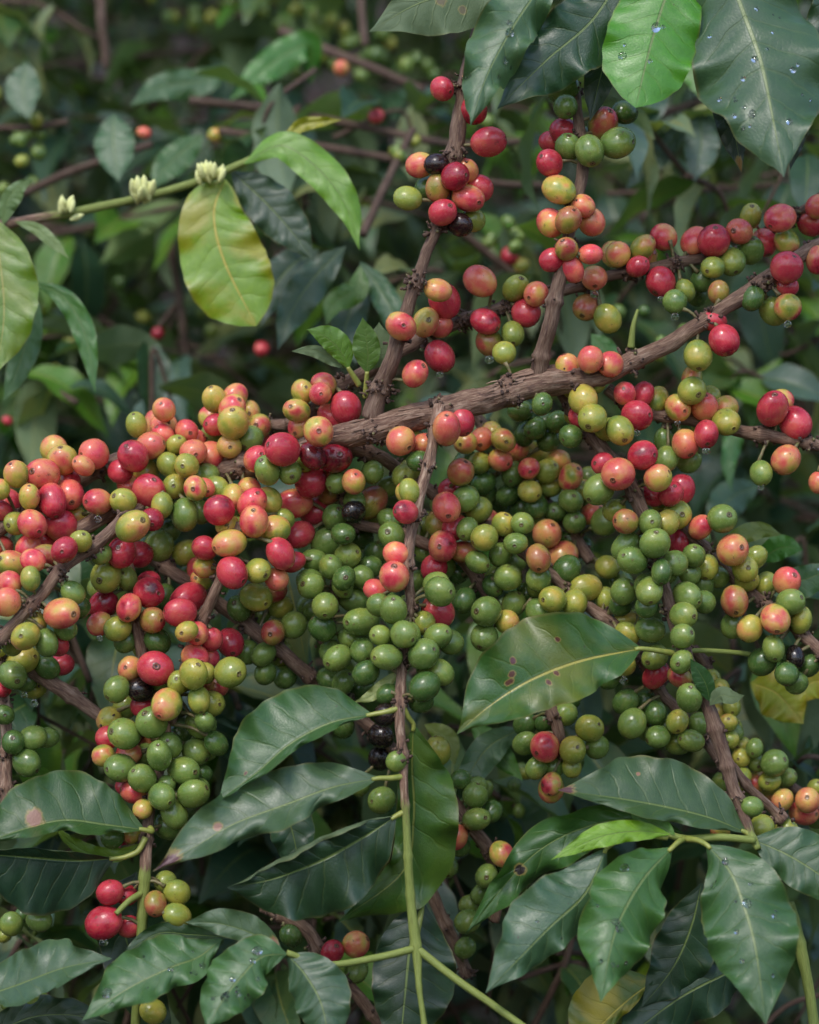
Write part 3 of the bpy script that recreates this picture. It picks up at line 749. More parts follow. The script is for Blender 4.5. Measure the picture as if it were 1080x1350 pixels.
NODE_RAD = {}
def build_branch(key, parent_thing=None):
    b = BR[key]; S = b['S']
    org = S[0, :3].copy()
    if parent_thing is None:
        plainb = key not in ('bough', 'flower', 'low_right')
        root = thing('coffee_branch' if plainb else {'bough': 'coffee_bough', 'flower': 'flowering_twig', 'low_right': 'green_stem'}[key],
                     b['label'], b['cat'], org, 'fruiting coffee branches round the bough' if plainb else None)
    else:
        root = None
    # nodes
    Lp = np.concatenate([[0], np.cumsum(np.hypot(np.diff(S[:, 5]), np.diff(S[:, 6])))])
    nodes = []
    s = b['nodes'] * 0.45
    while s < Lp[-1]:
        nodes.append(int(np.searchsorted(Lp, s)))
        s += b['nodes'] * random.uniform(0.85, 1.15)
    nodes = [i for i in nodes if i < len(S)]
    R = S[:, 3].copy()
    for i in nodes:
        g = np.exp(-((Lp - Lp[i]) / 7.0) ** 2)
        sw = b['swell'] * (1 - 0.6 * S[i, 4])
        R *= 1 + sw * g
        R *= 1 + 0.5 * sw * np.exp(-((Lp - Lp[i]) / 2.2) ** 2)
    C = S[:, :3].copy()
    for i in range(len(C)):
        w_ = 0.0011 if S[i, 4] < 0.5 else 0.0004
        C[i] += w_ * np.array([mnoise.noise(Vector((Lp[i] * 0.02, 3.1, len(key)))), mnoise.noise(Vector((Lp[i] * 0.02, 9.1, len(key)))), mnoise.noise(Vector((Lp[i] * 0.02, 15.1, len(key))))])
    seg = 28 if key == 'bough' else 18
    V, F, A = tube(C, R, seg, b['rough'], seed=len(key) * 3.3)
    young = np.repeat(S[:, 4], seg)
    me = mesh_from('stem', np.array(V) - org, F, b['mat'] or {'centre_hang': M_BARKP, 'left_edge': M_BARKP, 'right_hang': M_BARKR, 'shoot_a': M_BARKR, 'shoot_b': M_BARKR, 'gap_twig': M_BARKR, 'inner_right': M_BARKR, 'rear_long': M_BARKR}.get(key, M_BARK), attrs={'along': ('FLOAT_VECTOR', A), 'young': ('FLOAT', young)})
    if root is None:
        root = link('side_shoot', me, parent_thing, org)
    else:
        link('stem', me, root, org)
    b['root'] = root
    # cherries
    npos = C[nodes]
    stalk = Join(); crust = Join()
    used = {}
    for (x, y, r, tone, lay, nv, k, i, d) in b['ch']:
        p = W(x, y, d)
        # nearest node, favouring the closest stretch of stem
        j = int(np.argmin([abs(n_ - i) + 1e-3 for n_ in nodes]))
        used[j] = used.get(j, 0) + 1
        ndp = C[nodes[j]] * 0.7 + C[i] * 0.3
        out = nrm(p - ndp)
        if nv == '-':
            nd = out + np.array([random.gauss(0, .25), random.gauss(0.25, .3), random.gauss(-.15, .25)])
        elif nv == 'c':
            nd = np.array([random.gauss(0, .12), -1, random.gauss(0.05, .12)])
        else:
            an = math.radians(float(nv) * 30)
            nd = np.array([math.sin(an) * 0.68, -0.72, math.cos(an) * 0.68])
        nd = nrm(nd)
        rr = r * PX * (1 + d * 0.001 / DIST)
        place_cherry(root, p, rr, tone, nd, 1 if lay < 0 else None)
        # stalk
        e_ = p - nd * rr * 1.02 if nv == '-' else p - (nd * 0.3 + out * 0.7) * rr * 0.95
        if np.linalg.norm(e_ - ndp) > 0.013: ndp = C[i]
        if np.linalg.norm(e_ - ndp) < 0.024:
            mid = (e_ + ndp) / 2 + np.array([0, 0, 0.0015])
            cc = catmull([ndp, mid, e_], 5)
            sv, sf, sa = tube(cc, np.array([0.0013, 0.0010, 0.0009, 0.001, 0.0014]), 5)
            stalk.add(sv, sf)
    # dried flower scales and stubs round each joint
    for j, i in enumerate(nodes):
        if S[i, 4] > 0.5: continue
        cnt = 16 if used.get(j, 0) else 2
        if key in ('shoot_a', 'shoot_b', 'bough', 'rear_long') and used.get(j, 0): cnt = 34
        T_ = nrm(C[min(i + 1, len(C) - 1)] - C[i - 1])
        for _ in range(cnt):
            v = rng.normal(size=3); v -= T_ * np.dot(v, T_); v = nrm(v)
            p0 = C[i] + T_ * random.gauss(0, 0.0028) + v * R[i] * 0.9
            ln = abs(random.gauss(0.0012, 0.0011)) + 0.0006
            p1 = p0 + nrm(v + rng.normal(size=3) * 0.6) * ln
            cc = np.array([p0, (p0 + p1) / 2 + rng.normal(size=3) * 0.0003, p1])
            w0 = random.uniform(0.0005, 0.0012)
            sv, sf, sa = tube(cc, np.array([w0, w0 * 0.9, w0 * random.uniform(0.3, 1.2)]), 5)
            crust.add(sv, sf)
            if random.random() < 0.35:
                bv, bf = small_blob(p1, random.uniform(0.0005, 0.0011), 5)
                (stalk if random.random() < 0.4 else crust).add(bv, bf)
    sub = root
    if stalk.V:
        o = link('fruit_stalks', mesh_from('fruit_stalks', np.array(stalk.V) - org, stalk.F, M_STALK), sub, org); o['kind'] = 'stuff'
    if crust.V and key != 'low_right' and key != 'flower':
        o = link('flower_remnants', mesh_from('flower_remnants', np.array(crust.V) - org, crust.F, M_CRUST), sub, org); o['kind'] = 'stuff'
    return root

for k in BR:
    if BR[k]['top']: build_branch(k)
for k in ('shoot_a', 'shoot_b'):
    build_branch(k, BR['bough']['root'])

# shrivelled flaps: peeling strips of bark on the bough
def bark_strips(key, n, lo=0.3, hi=1.0):
    S = BR[key]['S']; root = BR[key]['root']
    J = Join()
    for _ in range(n):
        i = int(len(S) * random.uniform(lo, hi)) - 12
        i = max(4, i)
        T_ = nrm(S[i + 5, :3] - S[i, :3])
        v = np.array([0, -1, 0]) + rng.normal(size=3) * 0.7; v -= T_ * np.dot(v, T_); v = nrm(v)
        w = np.cross(T_, v)
        ln = random.uniform(0.004, 0.013)
        pts = []
        for t in (0, .35, .7, 1):
            pts.append(S[i, :3] + T_ * ln * t + v * (S[i, 3] * 1.04 + 0.0018 * t * t * random.uniform(0.2, 1.0)))
        ww = random.uniform(0.0003, 0.0009)
        V, A_ = [], []
        for q, t in zip(pts, (1, .9, .7, .15)):
            V += [q + w * ww * t, q - w * ww * t, q - w * ww * t - v * 0.0002, q + w * ww * t - v * 0.0002]
        F = []
        for a_ in range(3):
            for c_ in range(4):
                F.append((a_ * 4 + c_, a_ * 4 + (c_ + 1) % 4, a_ * 4 + 4 + (c_ + 1) % 4, a_ * 4 + 4 + c_))
        J.add(V, F, [(0.8, 0.5, i * 0.1)] * 16)
    org = wpos(root)
    o = link('bark_flakes', mesh_from('bark_flakes', np.array(J.V) - org, J.F, M_BARK, smooth=False,
             attrs={'along': ('FLOAT_VECTOR', J.A), 'young': ('FLOAT', [0] * len(J.V))}), root, org)
    o['kind'] = 'stuff'
bark_strips('bough', 90, 0.35, 0.85)
bark_strips('centre_hang', 30, 0.05, 0.6)
bark_strips('right_hang', 24, 0.2, 0.8)

# ------------------------------------------------------------------ leaves
PROF_U = [0, .03, .08, .16, .28, .42, .56, .70, .81, .89, .95, 1]
PROF_W = [.03, .14, .34, .62, .88, 1.0, .97, .80, .54, .28, .10, .0]
PROF_B = [.03, .22, .45, .66, .82, .93, 1.0, .98, .86, .62, .36, .0]
def leaf_surface(C, wa, wb, tilta, tiltb, curla, curlb, ruf, seed, nu, nv, puck=1.0, blunt=False):
    """C (nu,3) centre line; wa, wb half widths (m). returns V grid and uv; v=+1 is the side left of travel"""
    T_ = np.gradient(C, axis=0); T_ /= np.linalg.norm(T_, axis=1)[:, None]
    L = np.linalg.norm(np.diff(C, axis=0), axis=1).sum()
    V, UV = [], []
    for i in range(nu):
        u = i / (nu - 1)
        t = T_[i]
        A_ = nrm(np.cross(np.array([0, -1, 0]), t))
        N_ = np.cross(t, A_)
        pw = np.interp(u, PROF_U, PROF_B if blunt else PROF_W)
        for j in range(-nv, nv + 1):
            v = j / nv; av = abs(v); sgn = 1 if v >= 0 else -1
            w = (wa if v >= 0 else wb) * pw
            tilt = math.radians(tilta if v >= 0 else tiltb); curl = math.radians(curla if v >= 0 else curlb)
            # arc integral of the cross section
            x = z = 0.0
            K = 6
            for q in range(K):
                s_ = av * (q + 0.5) / K
                th = tilt + curl * max(0, (s_ - 0.55) / 0.45) ** 1.3 + 0.25 * math.radians(25) * (1 - 2 * s_)
                x += math.cos(th) * av * w / K; z += math.sin(th) * av * w / K
            qn = NV * (u - 0.13 * av)
            env = math.sin(math.pi * min(1, av * 1.02)) ** 0.6 * min(1, 6 * u * (1 - u))
            h = puck * 0.0075 * L * (abs(math.sin(math.pi * qn)) ** 0.7 - 0.5) * env
            # wavy margin
            ph = seed * 5 + (1.7 if v > 0 else 0)
            h += ruf * 0.050 * L * av ** 2.5 * math.sin(2 * math.pi * (u * 3.1 + ph)) * min(1, 5 * u * (1 - u))
            h += 0.022 * L * av * (mnoise.noise(Vector((u * 4.0 + seed * 30, v * 1.3, seed * 11)))) * min(1, 5 * u * (1 - u))
            h += ruf * 0.018 * L * av ** 2 * math.sin(2 * math.pi * (u * 7.3 + ph * 2)) * min(1, 5 * u * (1 - u))
            x *= 1 + 0.012 * ruf * math.sin(2 * math.pi * (qn + 0.2)) * av + 0.05 * ruf * mnoise.noise(Vector((u * 5, seed * 9 + sgn, 0)))
            V.append(C[i] + A_ * sgn * x + N_ * (z + h))
            UV.append((u, v * 0.5 + 0.5))
    return np.array(V), UV

def leaf_faces(nu, nv, flip=False):
    m = 2 * nv + 1
    F = []
    for i in range(nu - 1):
        for j in range(m - 1):
            k = i * m + j
            f = (k, k + m, k + m + 1, k + 1)
            F.append(f[::-1] if flip else f)
    return F

LEAF_OBJS = []
GREENS = {'mid': (0.045, 0.105, 0.022), 'dark': (0.018, 0.045, 0.020), 'deep': (0.024, 0.062, 0.020), 'blue': (0.045, 0.095, 0.050), 'grey': (0.060, 0.105, 0.055),
          'bright': (0.075, 0.19, 0.018), 'lime': (0.15, 0.24, 0.02), 'yellow': (0.30, 0.27, 0.02), 'olive': (0.10, 0.13, 0.02), 'fresh': (0.055, 0.135, 0.028)}
def leaf(owner, pts, wa, wb, col='mid', d0=0, d1=0, ta=0, tb=0, ca=0, cb=0, ruf=1.0, under=False, yel=0.0, pet=None, spots=None, label=None, drops=0, puck=1.0, bow=0, blunt=False):
    """pts: picture points base to tip; d0, d1: depth (mm) at base and tip"""
    n = len(pts)
    ruf *= 1.25
    pw = []
    for i, p in enumerate(pts):
        f = i / (n - 1)
        d = p[2] if len(p) > 2 else d0 + (d1 - d0) * f + bow * math.sin(math.pi * f)
        pw.append(W(p[0], p[1], d))
    nu, nv = 66, 13
    C = catmull(pw, nu)
    k = PX * (1 + 0.0005 * (d0 + d1) / DIST)
    seed = random.random()
    wa_, wb_ = wa * k / max(.35, math.cos(math.radians(ta))), wb * k / max(.35, math.cos(math.radians(tb)))
    if max(wa, wb) < 30: puck *= 0.3; ruf *= 0.4
    V, UV = leaf_surface(C, wa_, wb_, ta, tb, ca, cb, ruf, seed, nu, nv, puck, blunt)
    org = C[0].copy()
    m = M_LEAF if not spots else leaf_material('marked_leaf_skin', spots)
    me = mesh_from('leaf', V - org, leaf_faces(nu, nv, under), m, uv=UV)
    o = link('leaf', me, owner, org)
    c = GREENS[col] if isinstance(col, str) else col
    j = random.uniform(0.9, 1.1)
    o.color = (c[0] * j, c[1] * j, c[2] * j, yel)
    if label: o['label'] = label
    if pet is not None:
        pp = [W(*q) for q in pet] + [C[0], C[2]]
        cc = catmull(pp, 14)
        r_ = 3.5 * PX
        tv, tf, ta_ = tube(cc, np.linspace(r_ * 1.25, r_ * 0.8, 14), 10)
        link('petiole', mesh_from('petiole', np.array(tv) - org, tf, M_PET), o, org)
    if drops:
        J = Join()
        mm = 2 * nv + 1
        G = V.reshape(nu, mm, 3)
        for _ in range(drops):
            i = random.randint(8, nu - 14); jj = random.randint(3, mm - 4)
            p = G[i, jj]; n_ = nrm(np.cross(G[i + 1, jj] - p, G[i, jj + 1] - p))
            if n_[1] > 0: n_ = -n_
            r = random.choice((0.0009, 0.0013, 0.0017, 0.0024))
            t1 = nrm(G[i + 1, jj] - p); t2 = np.cross(n_, t1)
            vv, ff = [], []
            rings, sg = 4, 12
            el = random.uniform(0.8, 1.3)
            for a_ in range(rings):
                th = math.pi / 2 * (1 - a_ / rings)
                for q in range(sg):
                    ph = 2 * math.pi * q / sg
                    vv.append(p + n_ * (r * 0.22 * math.cos(th)) + (t1 * math.cos(ph) * el + t2 * math.sin(ph)) * r * math.sin(th))
            vv.append(p + n_ * r * 0.22)
            for a_ in range(rings - 1):
                for q in range(sg):
                    q2 = (q + 1) % sg
                    ff.append((a_ * sg + q, a_ * sg + q2, (a_ + 1) * sg + q2, (a_ + 1) * sg + q))
            for q in range(sg): ff.append(((rings - 1) * sg + q, (rings - 1) * sg + (q + 1) % sg, rings * sg))
            ff.append(tuple(range(sg))[::-1])
            J.add(vv, ff)
        w_ = link('water_droplets', mesh_from('water_droplets', np.array(J.V) - org, J.F, M_WATER), o, org)
        w_['kind'] = 'stuff'
    return o

bh, rh, lh = BR['centre_hang']['root'], BR['right_hang']['root'], BR['left_hang']['root']
BROWN = (0.10, 0.035, 0.02); PURP = (0.12, 0.045, 0.05); PINK = (0.30, 0.15, 0.10); BLK = (0.02, 0.012, 0.01)

# the spotted leaf in the middle
leaf(rh, [(845, 855), (765, 872), (700, 897), (647, 930), (602, 968)], 44, 76, (0.036, 0.100, 0.018), d0=-34, d1=-56, ta=42, tb=-6, ruf=0.8, yel=0.22, bow=-6,
     pet=[(892, 862, -18), (868, 858, -28)], spots=[(0.63, -0.28, .018, .06, BROWN), (0.66, -0.18, .022, .06, BROWN), (0.60, -0.48, .013, .07, PURP), (0.44, .12, .012, .1, BROWN), (0.5, .28, .012, .1, BROWN), (.38, -.5, .01, .05, BROWN)],
     label='green leaf with a yellow midrib and small brown spots')
# leaves on the hanging middle branch
leaf(bh, [(490, 942), (435, 954), (382, 982), (340, 1018), (285, 1058)], 10, 66, (0.040, 0.098, 0.028), d0=-44, d1=-62, ta=62, tb=-22, ruf=1.1, pet=[(526, 933, -42), (512, 938, -44)],
     spots=[(.78, -.2, .012, .05, BROWN)])
leaf(bh, [(500, 1026), (440, 1038), (380, 1060), (310, 1086), (255, 1118), (200, 1150)], 25, 50, 'grey', d0=-50, d1=-78, ta=38, tb=-30, ruf=1.2, pet=[(530, 1024, -45), (515, 1026, -48)],
     spots=[(.68, -.18, .018, .12, PINK), (.93, 0, .06, .9, PURP)], label='grey green leaf with a purple scorched tip')
leaf(bh, [(522, 1076), (475, 1106), (420, 1136), (355, 1160), (298, 1170)], 74, 42, (0.020, 0.050, 0.022), d0=-46, d1=-66, ta=-8, tb=18, cb=170, ruf=0.9, pet=[(534, 1070, -46)], puck=1.3,
     label='large dark green leaf with its upper edge rolled over')
leaf(bh, [(545, 955), (543, 1010), (545, 1080), (530, 1150), (445, 1216)], 62, 24, (0.040, 0.105, 0.016), d0=-38, d1=-30, ta=-15, tb=-35, ruf=0.8, yel=0.08, pet=[(530, 930, -42), (538, 945, -40)],
     label='green leaf hanging along the stem, yellow along its midrib')
leaf(bh, [(556, 1188), (541, 1245), (534, 1310), (526, 1400)], 66, 46, (0.018, 0.046, 0.022), d0=-22, d1=-36, ta=-12, tb=-12, ruf=0.5, pet=[(548, 1240, -36), (556, 1200, -28)])
# lowest pair and its stems
def green_stem(owner, pts, r0, r1, name='stem'):
    cc = catmull([W(*p) for p in pts], 26)
    v, f, a_ = tube(cc, np.linspace(r0, r1, 26) * PX, 12)
    org = wpos(owner)
    link(name, mesh_from('stem', np.array(v) - org, f, M_BARK, attrs={'along': ('FLOAT_VECTOR', a_), 'young': ('FLOAT', [1.0] * len(v))}), owner, org)
green_stem(bh, [(549, 1250, -50), (500, 1262, -54), (430, 1272, -60), (378, 1256, -64)], 5, 4, 'side_twig')
green_stem(bh, [(549, 1250, -50), (600, 1290, -56), (650, 1325, -62), (720, 1375, -70)], 5.2, 4.6, 'side_twig')
leaf(bh, [(372, 1254), (335, 1232), (290, 1218), (244, 1216)], 16, 24, 'grey', d0=-64, d1=-58, ta=10, tb=0, ruf=1.0, spots=[(.1, -.3, .06, .6, PINK)])
leaf(bh, [(378, 1258), (345, 1262), (318, 1288), (292, 1322), (270, 1362)], 36, 40, (0.052, 0.120, 0.040), d0=-66, d1=-92, ta=-10, tb=-25, ruf=1.2, drops=12, label='small bright leaf with water droplets at the bottom')
leaf(bh, [(378, 1258), (402, 1285), (424, 1325), (436, 1385)], 42, 36, 'blue', d0=-62, d1=-84, ta=-18, tb=-18, ruf=0.6, puck=2.0)
# leaves on the left hanging branch
leaf(lh, [(190, 1094), (140, 1088), (85, 1082), (30, 1094), (-40, 1118)], 12, 64, (0.042, 0.095, 0.024), d0=-26, d1=-52, ta=60, tb=-25, ruf=1.0, pet=[(198, 1092, -20), (200, 1096, -24)],
     spots=[(.62, -.16, .045, .20, PINK)], label='leaf with a torn pinkish brown scar')
leaf(lh, [(150, 1132), (100, 1134), (40, 1130), (-50, 1124)], 78, 20, (0.016, 0.042, 0.026), d0=-26, d1=-44, ta=-6, tb=45, cb=60, ruf=0.5, pet=[(192, 1104, -22), (182, 1122, -24), (165, 1130, -25)])
leaf(lh, [(186, 1112), (158, 1128), (120, 1126), (90, 1108), (70, 1086)], 9, 13, 'lime', d0=-18, d1=-12, ta=10, tb=10, ruf=1.0)
leaf(lh, [(292, 1238), (262, 1262), (225, 1276), (165, 1306), (108, 1346)], 26, 44, (0.050, 0.115, 0.040), d0=-50, d1=-78, ta=40, tb=-30, ruf=1.2, drops=8, puck=1.5)
leaf(lh, [(300, 1236), (250, 1232), (205, 1232), (150, 1270)], 20, 14, 'deep', d0=-30, d1=-40, ta=0, tb=0, ruf=1)
leaf(lh, [(-45, 1322), (20, 1300), (85, 1276), (148, 1264)], 40, 26, (0.060, 0.110, 0.060), d0=-46, d1=-62, ta=-30, tb=52, cb=50, ruf=1.2)
leaf(lh, [(-40, 1385), (30, 1345), (90, 1338), (150, 1350)], 26, 30, 'dark', d0=-30, d1=-40, ta=-20, tb=0, ruf=0.6)
leaf(lh, [(180, 1150), (160, 1210), (200, 1330), (230, 1390)], 34, 40, 'dark', d0=10, d1=0, ruf=0.6)
# leaves on the right hanging branch
leaf(rh, [(984, 1098), (940, 1080), (885, 1066), (815, 1053), (735, 1042)], 16, 62, (0.052, 0.098, 0.038), d0=-30, d1=-50, ta=55, tb=-28, ruf=0.6, pet=[(992, 1104, -30)],
     spots=[(.97, -.1, .05, 1.0, PURP), (.6, -.6, .01, .04, PINK)], label='broad grey green leaf with a scorched tip')
green_stem(rh, [(995, 1108, -34), (950, 1104, -38), (905, 1106, -40), (880, 1100, -42)], 5, 5, 'side_twig')
leaf(rh, [(800, 1118), (772, 1178), (722, 1226), (640, 1310)], 34, 56, (0.046, 0.100, 0.052), d0=-52, d1=-80, ta=-20, tb=-20, ruf=0.7, drops=3, pet=[(880, 1104, -44), (835, 1100, -48)])
leaf(rh, [(886, 1118), (853, 1153), (826, 1195), (808, 1240), (792, 1322)], 56, 52, (0.050, 0.125, 0.030), d0=-52, d1=-98, ta=-22, tb=-16, ruf=1.1, drops=8, pet=[(902, 1106, -42), (895, 1110, -48)], label='bright droplet-beaded leaf hanging tip down')
leaf(rh, [(932, 1114), (963, 1150), (982, 1198), (997, 1255), (1010, 1352)], 64, 60, (0.045, 0.108, 0.036), d0=-52, d1=-98, ta=-16, tb=-20, ruf=0.9, drops=12, pet=[(905, 1106, -42), (920, 1108, -48)])
leaf(rh, [(900, 1098), (850, 1082), (780, 1088), (700, 1130), (612, 1234)], 34, 28, (0.036, 0.095, 0.022), d0=-34, d1=-34, ta=0, tb=0, ruf=1.1, spots=[(.68, .05, .022, .3, BLK)])
leaf(rh, [(884, 1100), (840, 1096), (790, 1104), (726, 1134)], 14, 16, (0.15, 0.28, 0.008), d0=-46, d1=-60, ta=20, tb=-20, ruf=0.8)
leaf(rh, [(890, 1100), (868, 1088), (845, 1078), (828, 1066)], 14, 15, 'bright', d0=-44, d1=-36, ruf=1.2)
leaf(rh, [(990, 1106), (1040, 1128), (1090, 1160), (1140, 1200)], 44, 34, (0.038, 0.088, 0.034), d0=-30, d1=-46, ta=-20, tb=10, ruf=0.6, pet=[(994, 1108, -34)], puck=1.4)
leaf(rh, [(925, 1165), (912, 1220), (888, 1275), (845, 1330)], 44, 38, (0.018, 0.050, 0.024), d0=-22, d1=-30, ta=-10, tb=-10, ruf=0.6)
leaf(rh, [(1010, 1260), (955, 1285), (890, 1320), (800, 1390)], 46, 42, (0.020, 0.052, 0.030), d0=-14, d1=-34, ta=-14, tb=-22, ruf=0.8)
leaf(rh, [(864, 1292), (830, 1318), (795, 1350), (755, 1400)], 12, 56, (0.085, 0.14, 0.012), d0=-26, d1=-36, ta=0, tb=-10, ruf=0.5, yel=0.7)
leaf(rh, [(936, 925), (930, 900), (910, 868)], 14, 12, (0.028, 0.085, 0.022), d0=-26, d1=-34, ruf=0.4, label='tiny young dark leaf on the hanging branch')
leaf(rh, [(936, 930), (950, 917), (966, 920), (982, 917)], 12, 10, 'grey', d0=-26, d1=-34, under=True, ruf=0.6)
# young leaves on the long rear branch
rl = BR['rear_long']['root']
leaf(rl, [(460, 486), (448, 462), (430, 445), (404, 434)], 14, 20, (0.10, 0.20, 0.02), d0=10, d1=2, ta=-10, tb=-10, ruf=0.8, pet=[(474, 508, 14)])
leaf(rl, [(460, 486), (440, 474), (415, 462), (383, 463)], 10, 8, 'grey', d0=14, d1=8, under=True, ruf=0.8)
leaf(rl, [(484, 492), (485, 462), (478, 418)], 20, 17, (0.09, 0.17, 0.03), d0=6, d1=-2, ta=-6, tb=-6, ruf=0.5, pet=[(482, 524, 12)])
leaf(rl, [(488, 488), (496, 460), (500, 424)], 14, 22, 'grey', d0=12, d1=8, under=True, ruf=0.6)
leaf(bh, [(526, 884), (506, 904), (486, 919), (466, 926)], 9, 9, (0.24, 0.26, 0.09), d0=-36, d1=-40, ruf=1.2)
green_stem(lh, [(186, 1178, -26), (170, 1188, -32), (153, 1205, -36)], 4.5, 3.5, 'leaf_stub')
green_stem(BR['bough']['root'], [(832, 458, -2), (835, 430, -4), (841, 408, -4)], 5, 2, 'bud_shoot')
green_stem(rh, [(906, 858, -6), (935, 858, 2), (985, 862, 12), (1010, 868, 16)], 3.4, 3.6, 'side_twig')
# leaves hanging in at the top
tt = thing('leafy_twig', 'leaves hanging in from the top edge, pale, dark and bright green, wet with droplets', 'leafy twig', W(760, -90, -20))
green_stem(tt, [(560, -110, -20), (700, -95, -24), (860, -95, -24), (1040, -110, -20)], 7, 6)
leaf(tt, [(690, -45), (610, -14), (548, 6), (486, 42)], 52, 34, (0.030, 0.060, 0.034), d0=-16, d1=-24, ta=-6, tb=0, ruf=0.5, under=True, spots=[(.52, .10, .030, .16, PURP), (.42, .48, .02, .1, PURP)], pet=[(700, -95, -24)],
     label='shaded underside of a leaf with two round purple spots')
leaf(tt, [(742, -55), (700, 0), (668, 50), (640, 105), (620, 166)], 34, 46, (0.060, 0.115, 0.055), d0=-34, d1=-62, ta=-30, tb=-20, ruf=1.3, drops=8, pet=[(745, -95, -24)])
leaf(tt, [(830, -50), (782, 25), (722, 78), (655, 144)], 52, 46, (0.020, 0.058, 0.024), d0=-24, d1=-36, ta=-6, tb=-6, ruf=0.9, pet=[(820, -95, -24)])
leaf(tt, [(815, 40), (795, 90), (778, 160)], 20, 22, (0.018, 0.040, 0.026), d0=-10, d1=-12, ruf=0.6)
leaf(tt, [(905, -70), (880, -10), (858, 60), (838, 142)], 60, 62, (0.060, 0.20, 0.012), d0=-30, d1=-56, ta=-10, tb=-10, ruf=0.5, blunt=True, drops=10, pet=[(905, -95, -24)], label='bright fresh green leaf at the top')
leaf(tt, [(945, -80), (978, 10), (1003, 80), (1018, 150), (1034, 234)], 90, 86, (0.048, 0.098, 0.048), d0=-36, d1=-78, ta=-18, tb=-24, ruf=0.7, drops=24, puck=1.4, pet=[(950, -100, -24)], label='largest leaf at the top right, bluish green with many droplets')
leaf(tt, [(945, 85), (962, 140), (978, 228)], 18, 24, (0.014, 0.026, 0.016), d0=-10, d1=-12, ruf=0.8, spots=[(.93, 0, .07, .8, (0.28, 0.12, 0.01))])
leaf(tt, [(1062, 110), (1052, 165), (1042, 225)], 15, 14, (0.014, 0.026, 0.016), d0=-10, d1=-12, ruf=0.8)
leaf(tt, [(1120, -60), (1098, 30), (1075, 120)], 40, 34, 'dark', d0=-20, d1=-30, ruf=0.6)
# flowering twig: leaves and buds
fl = BR['flower']['root']
leaf(fl, [(296, 236), (282, 282), (296, 345), (338, 430)], 56, 58, (0.14, 0.24, 0.003), d0=112, d1=100, ta=-4, tb=-4, ruf=0.4, blunt=True, yel=0.6, puck=0.8, label='yellowing leaf hanging from the flowering twig')
leaf(fl, [(322, 216), (372, 192), (425, 228), (458, 275), (474, 330)], 26, 24, (0.12, 0.24, 0.015), d0=112, d1=95, ta=-20, tb=10, ruf=0.8)
leaf(fl, [(305, 226), (345, 262), (380, 300), (415, 345)], 34, 30, (0.040, 0.072, 0.045), d0=120, d1=112, ruf=0.6)
leaf(fl, [(368, 192), (395, 166), (425, 160), (452, 158)], 8, 10, 'yellow', d0=120, d1=116, ta=20, tb=20, ruf=1.4)
leaf(fl, [(-12, 285), (0, 345), (5, 420), (-8, 500)], 46, 40, (0.09, 0.17, 0.003), d0=92, d1=70, ruf=0.4, yel=0.15)
leaf(fl, [(4, 296), (8, 268), (24, 246), (44, 236)], 10, 16, (0.14, 0.21, 0.09), d0=106, d1=100, ruf=0.8)
leaf(fl, [(20, 292), (48, 302), (70, 320), (92, 342)], 9, 8, (0.16, 0.22, 0.08), d0=106, d1=100, ruf=0.4)
leaf(fl, [(52, 400), (38, 440), (22, 490), (4, 530)], 20, 18, (0.045, 0.12, 0.03), d0=130, d1=120, ruf=0.5)
leaf(fl, [(44, 372), (84, 392), (112, 440), (126, 520)], 15, 16, (0.05, 0.14, 0.025), d0=125, d1=110, ruf=0.8)
def bud_mesh():
    V, F = [], []
    prof = [(0, .12), (.15, .34), (.4, .5), (.65, .46), (.85, .28), (1, .04)]
    sg = 10
    for z, r in prof:
        for k in range(sg):
            ph = 2 * math.pi * k / sg
            rr = r * (1 + 0.12 * math.cos(5 * ph + z * 3))
            V.append((rr * 0.42 * math.cos(ph), rr * 0.42 * math.sin(ph), z))
    for i in range(len(prof) - 1):
        for k in range(sg):
            F.append((i * sg + k, i * sg + (k + 1) % sg, (i + 1) * sg + (k + 1) % sg, (i + 1) * sg + k))
    F.append(tuple(range(sg))[::-1]); F.append(tuple((len(prof) - 1) * sg + k for k in range(sg)))
    return mesh_from('flower_bud', V, F, M_BUD)
BUD = bud_mesh()
for (x, y, d, n, s) in ((190, 264, 107, 22, 26), (277, 240, 108, 15, 22), (85, 280, 107, 7, 21)):
    for _ in range(n):
        o = link('flower_bud', BUD, fl, W(x + random.gauss(0, 7), y + random.gauss(0, 3), d + random.gauss(-3, 2)))
        dv = Vector((random.gauss(0, 0.22), random.gauss(-0.2, 0.4), 1.0)).normalized()
        o.rotation_mode = 'QUATERNION'; o.rotation_quaternion = dv.to_track_quat('Z', 'Y')
        l = s * PX * random.uniform(0.8, 1.3); o.scale = (l, l, l)
o = link('flower_bud', BUD, fl, W(92, 290, 106)); o.rotation_mode = 'QUATERNION'; o.rotation_quaternion = Vector((1, -0.2, 0.35)).to_track_quat('Z', 'Y'); o.scale = (.009, .009, .009)

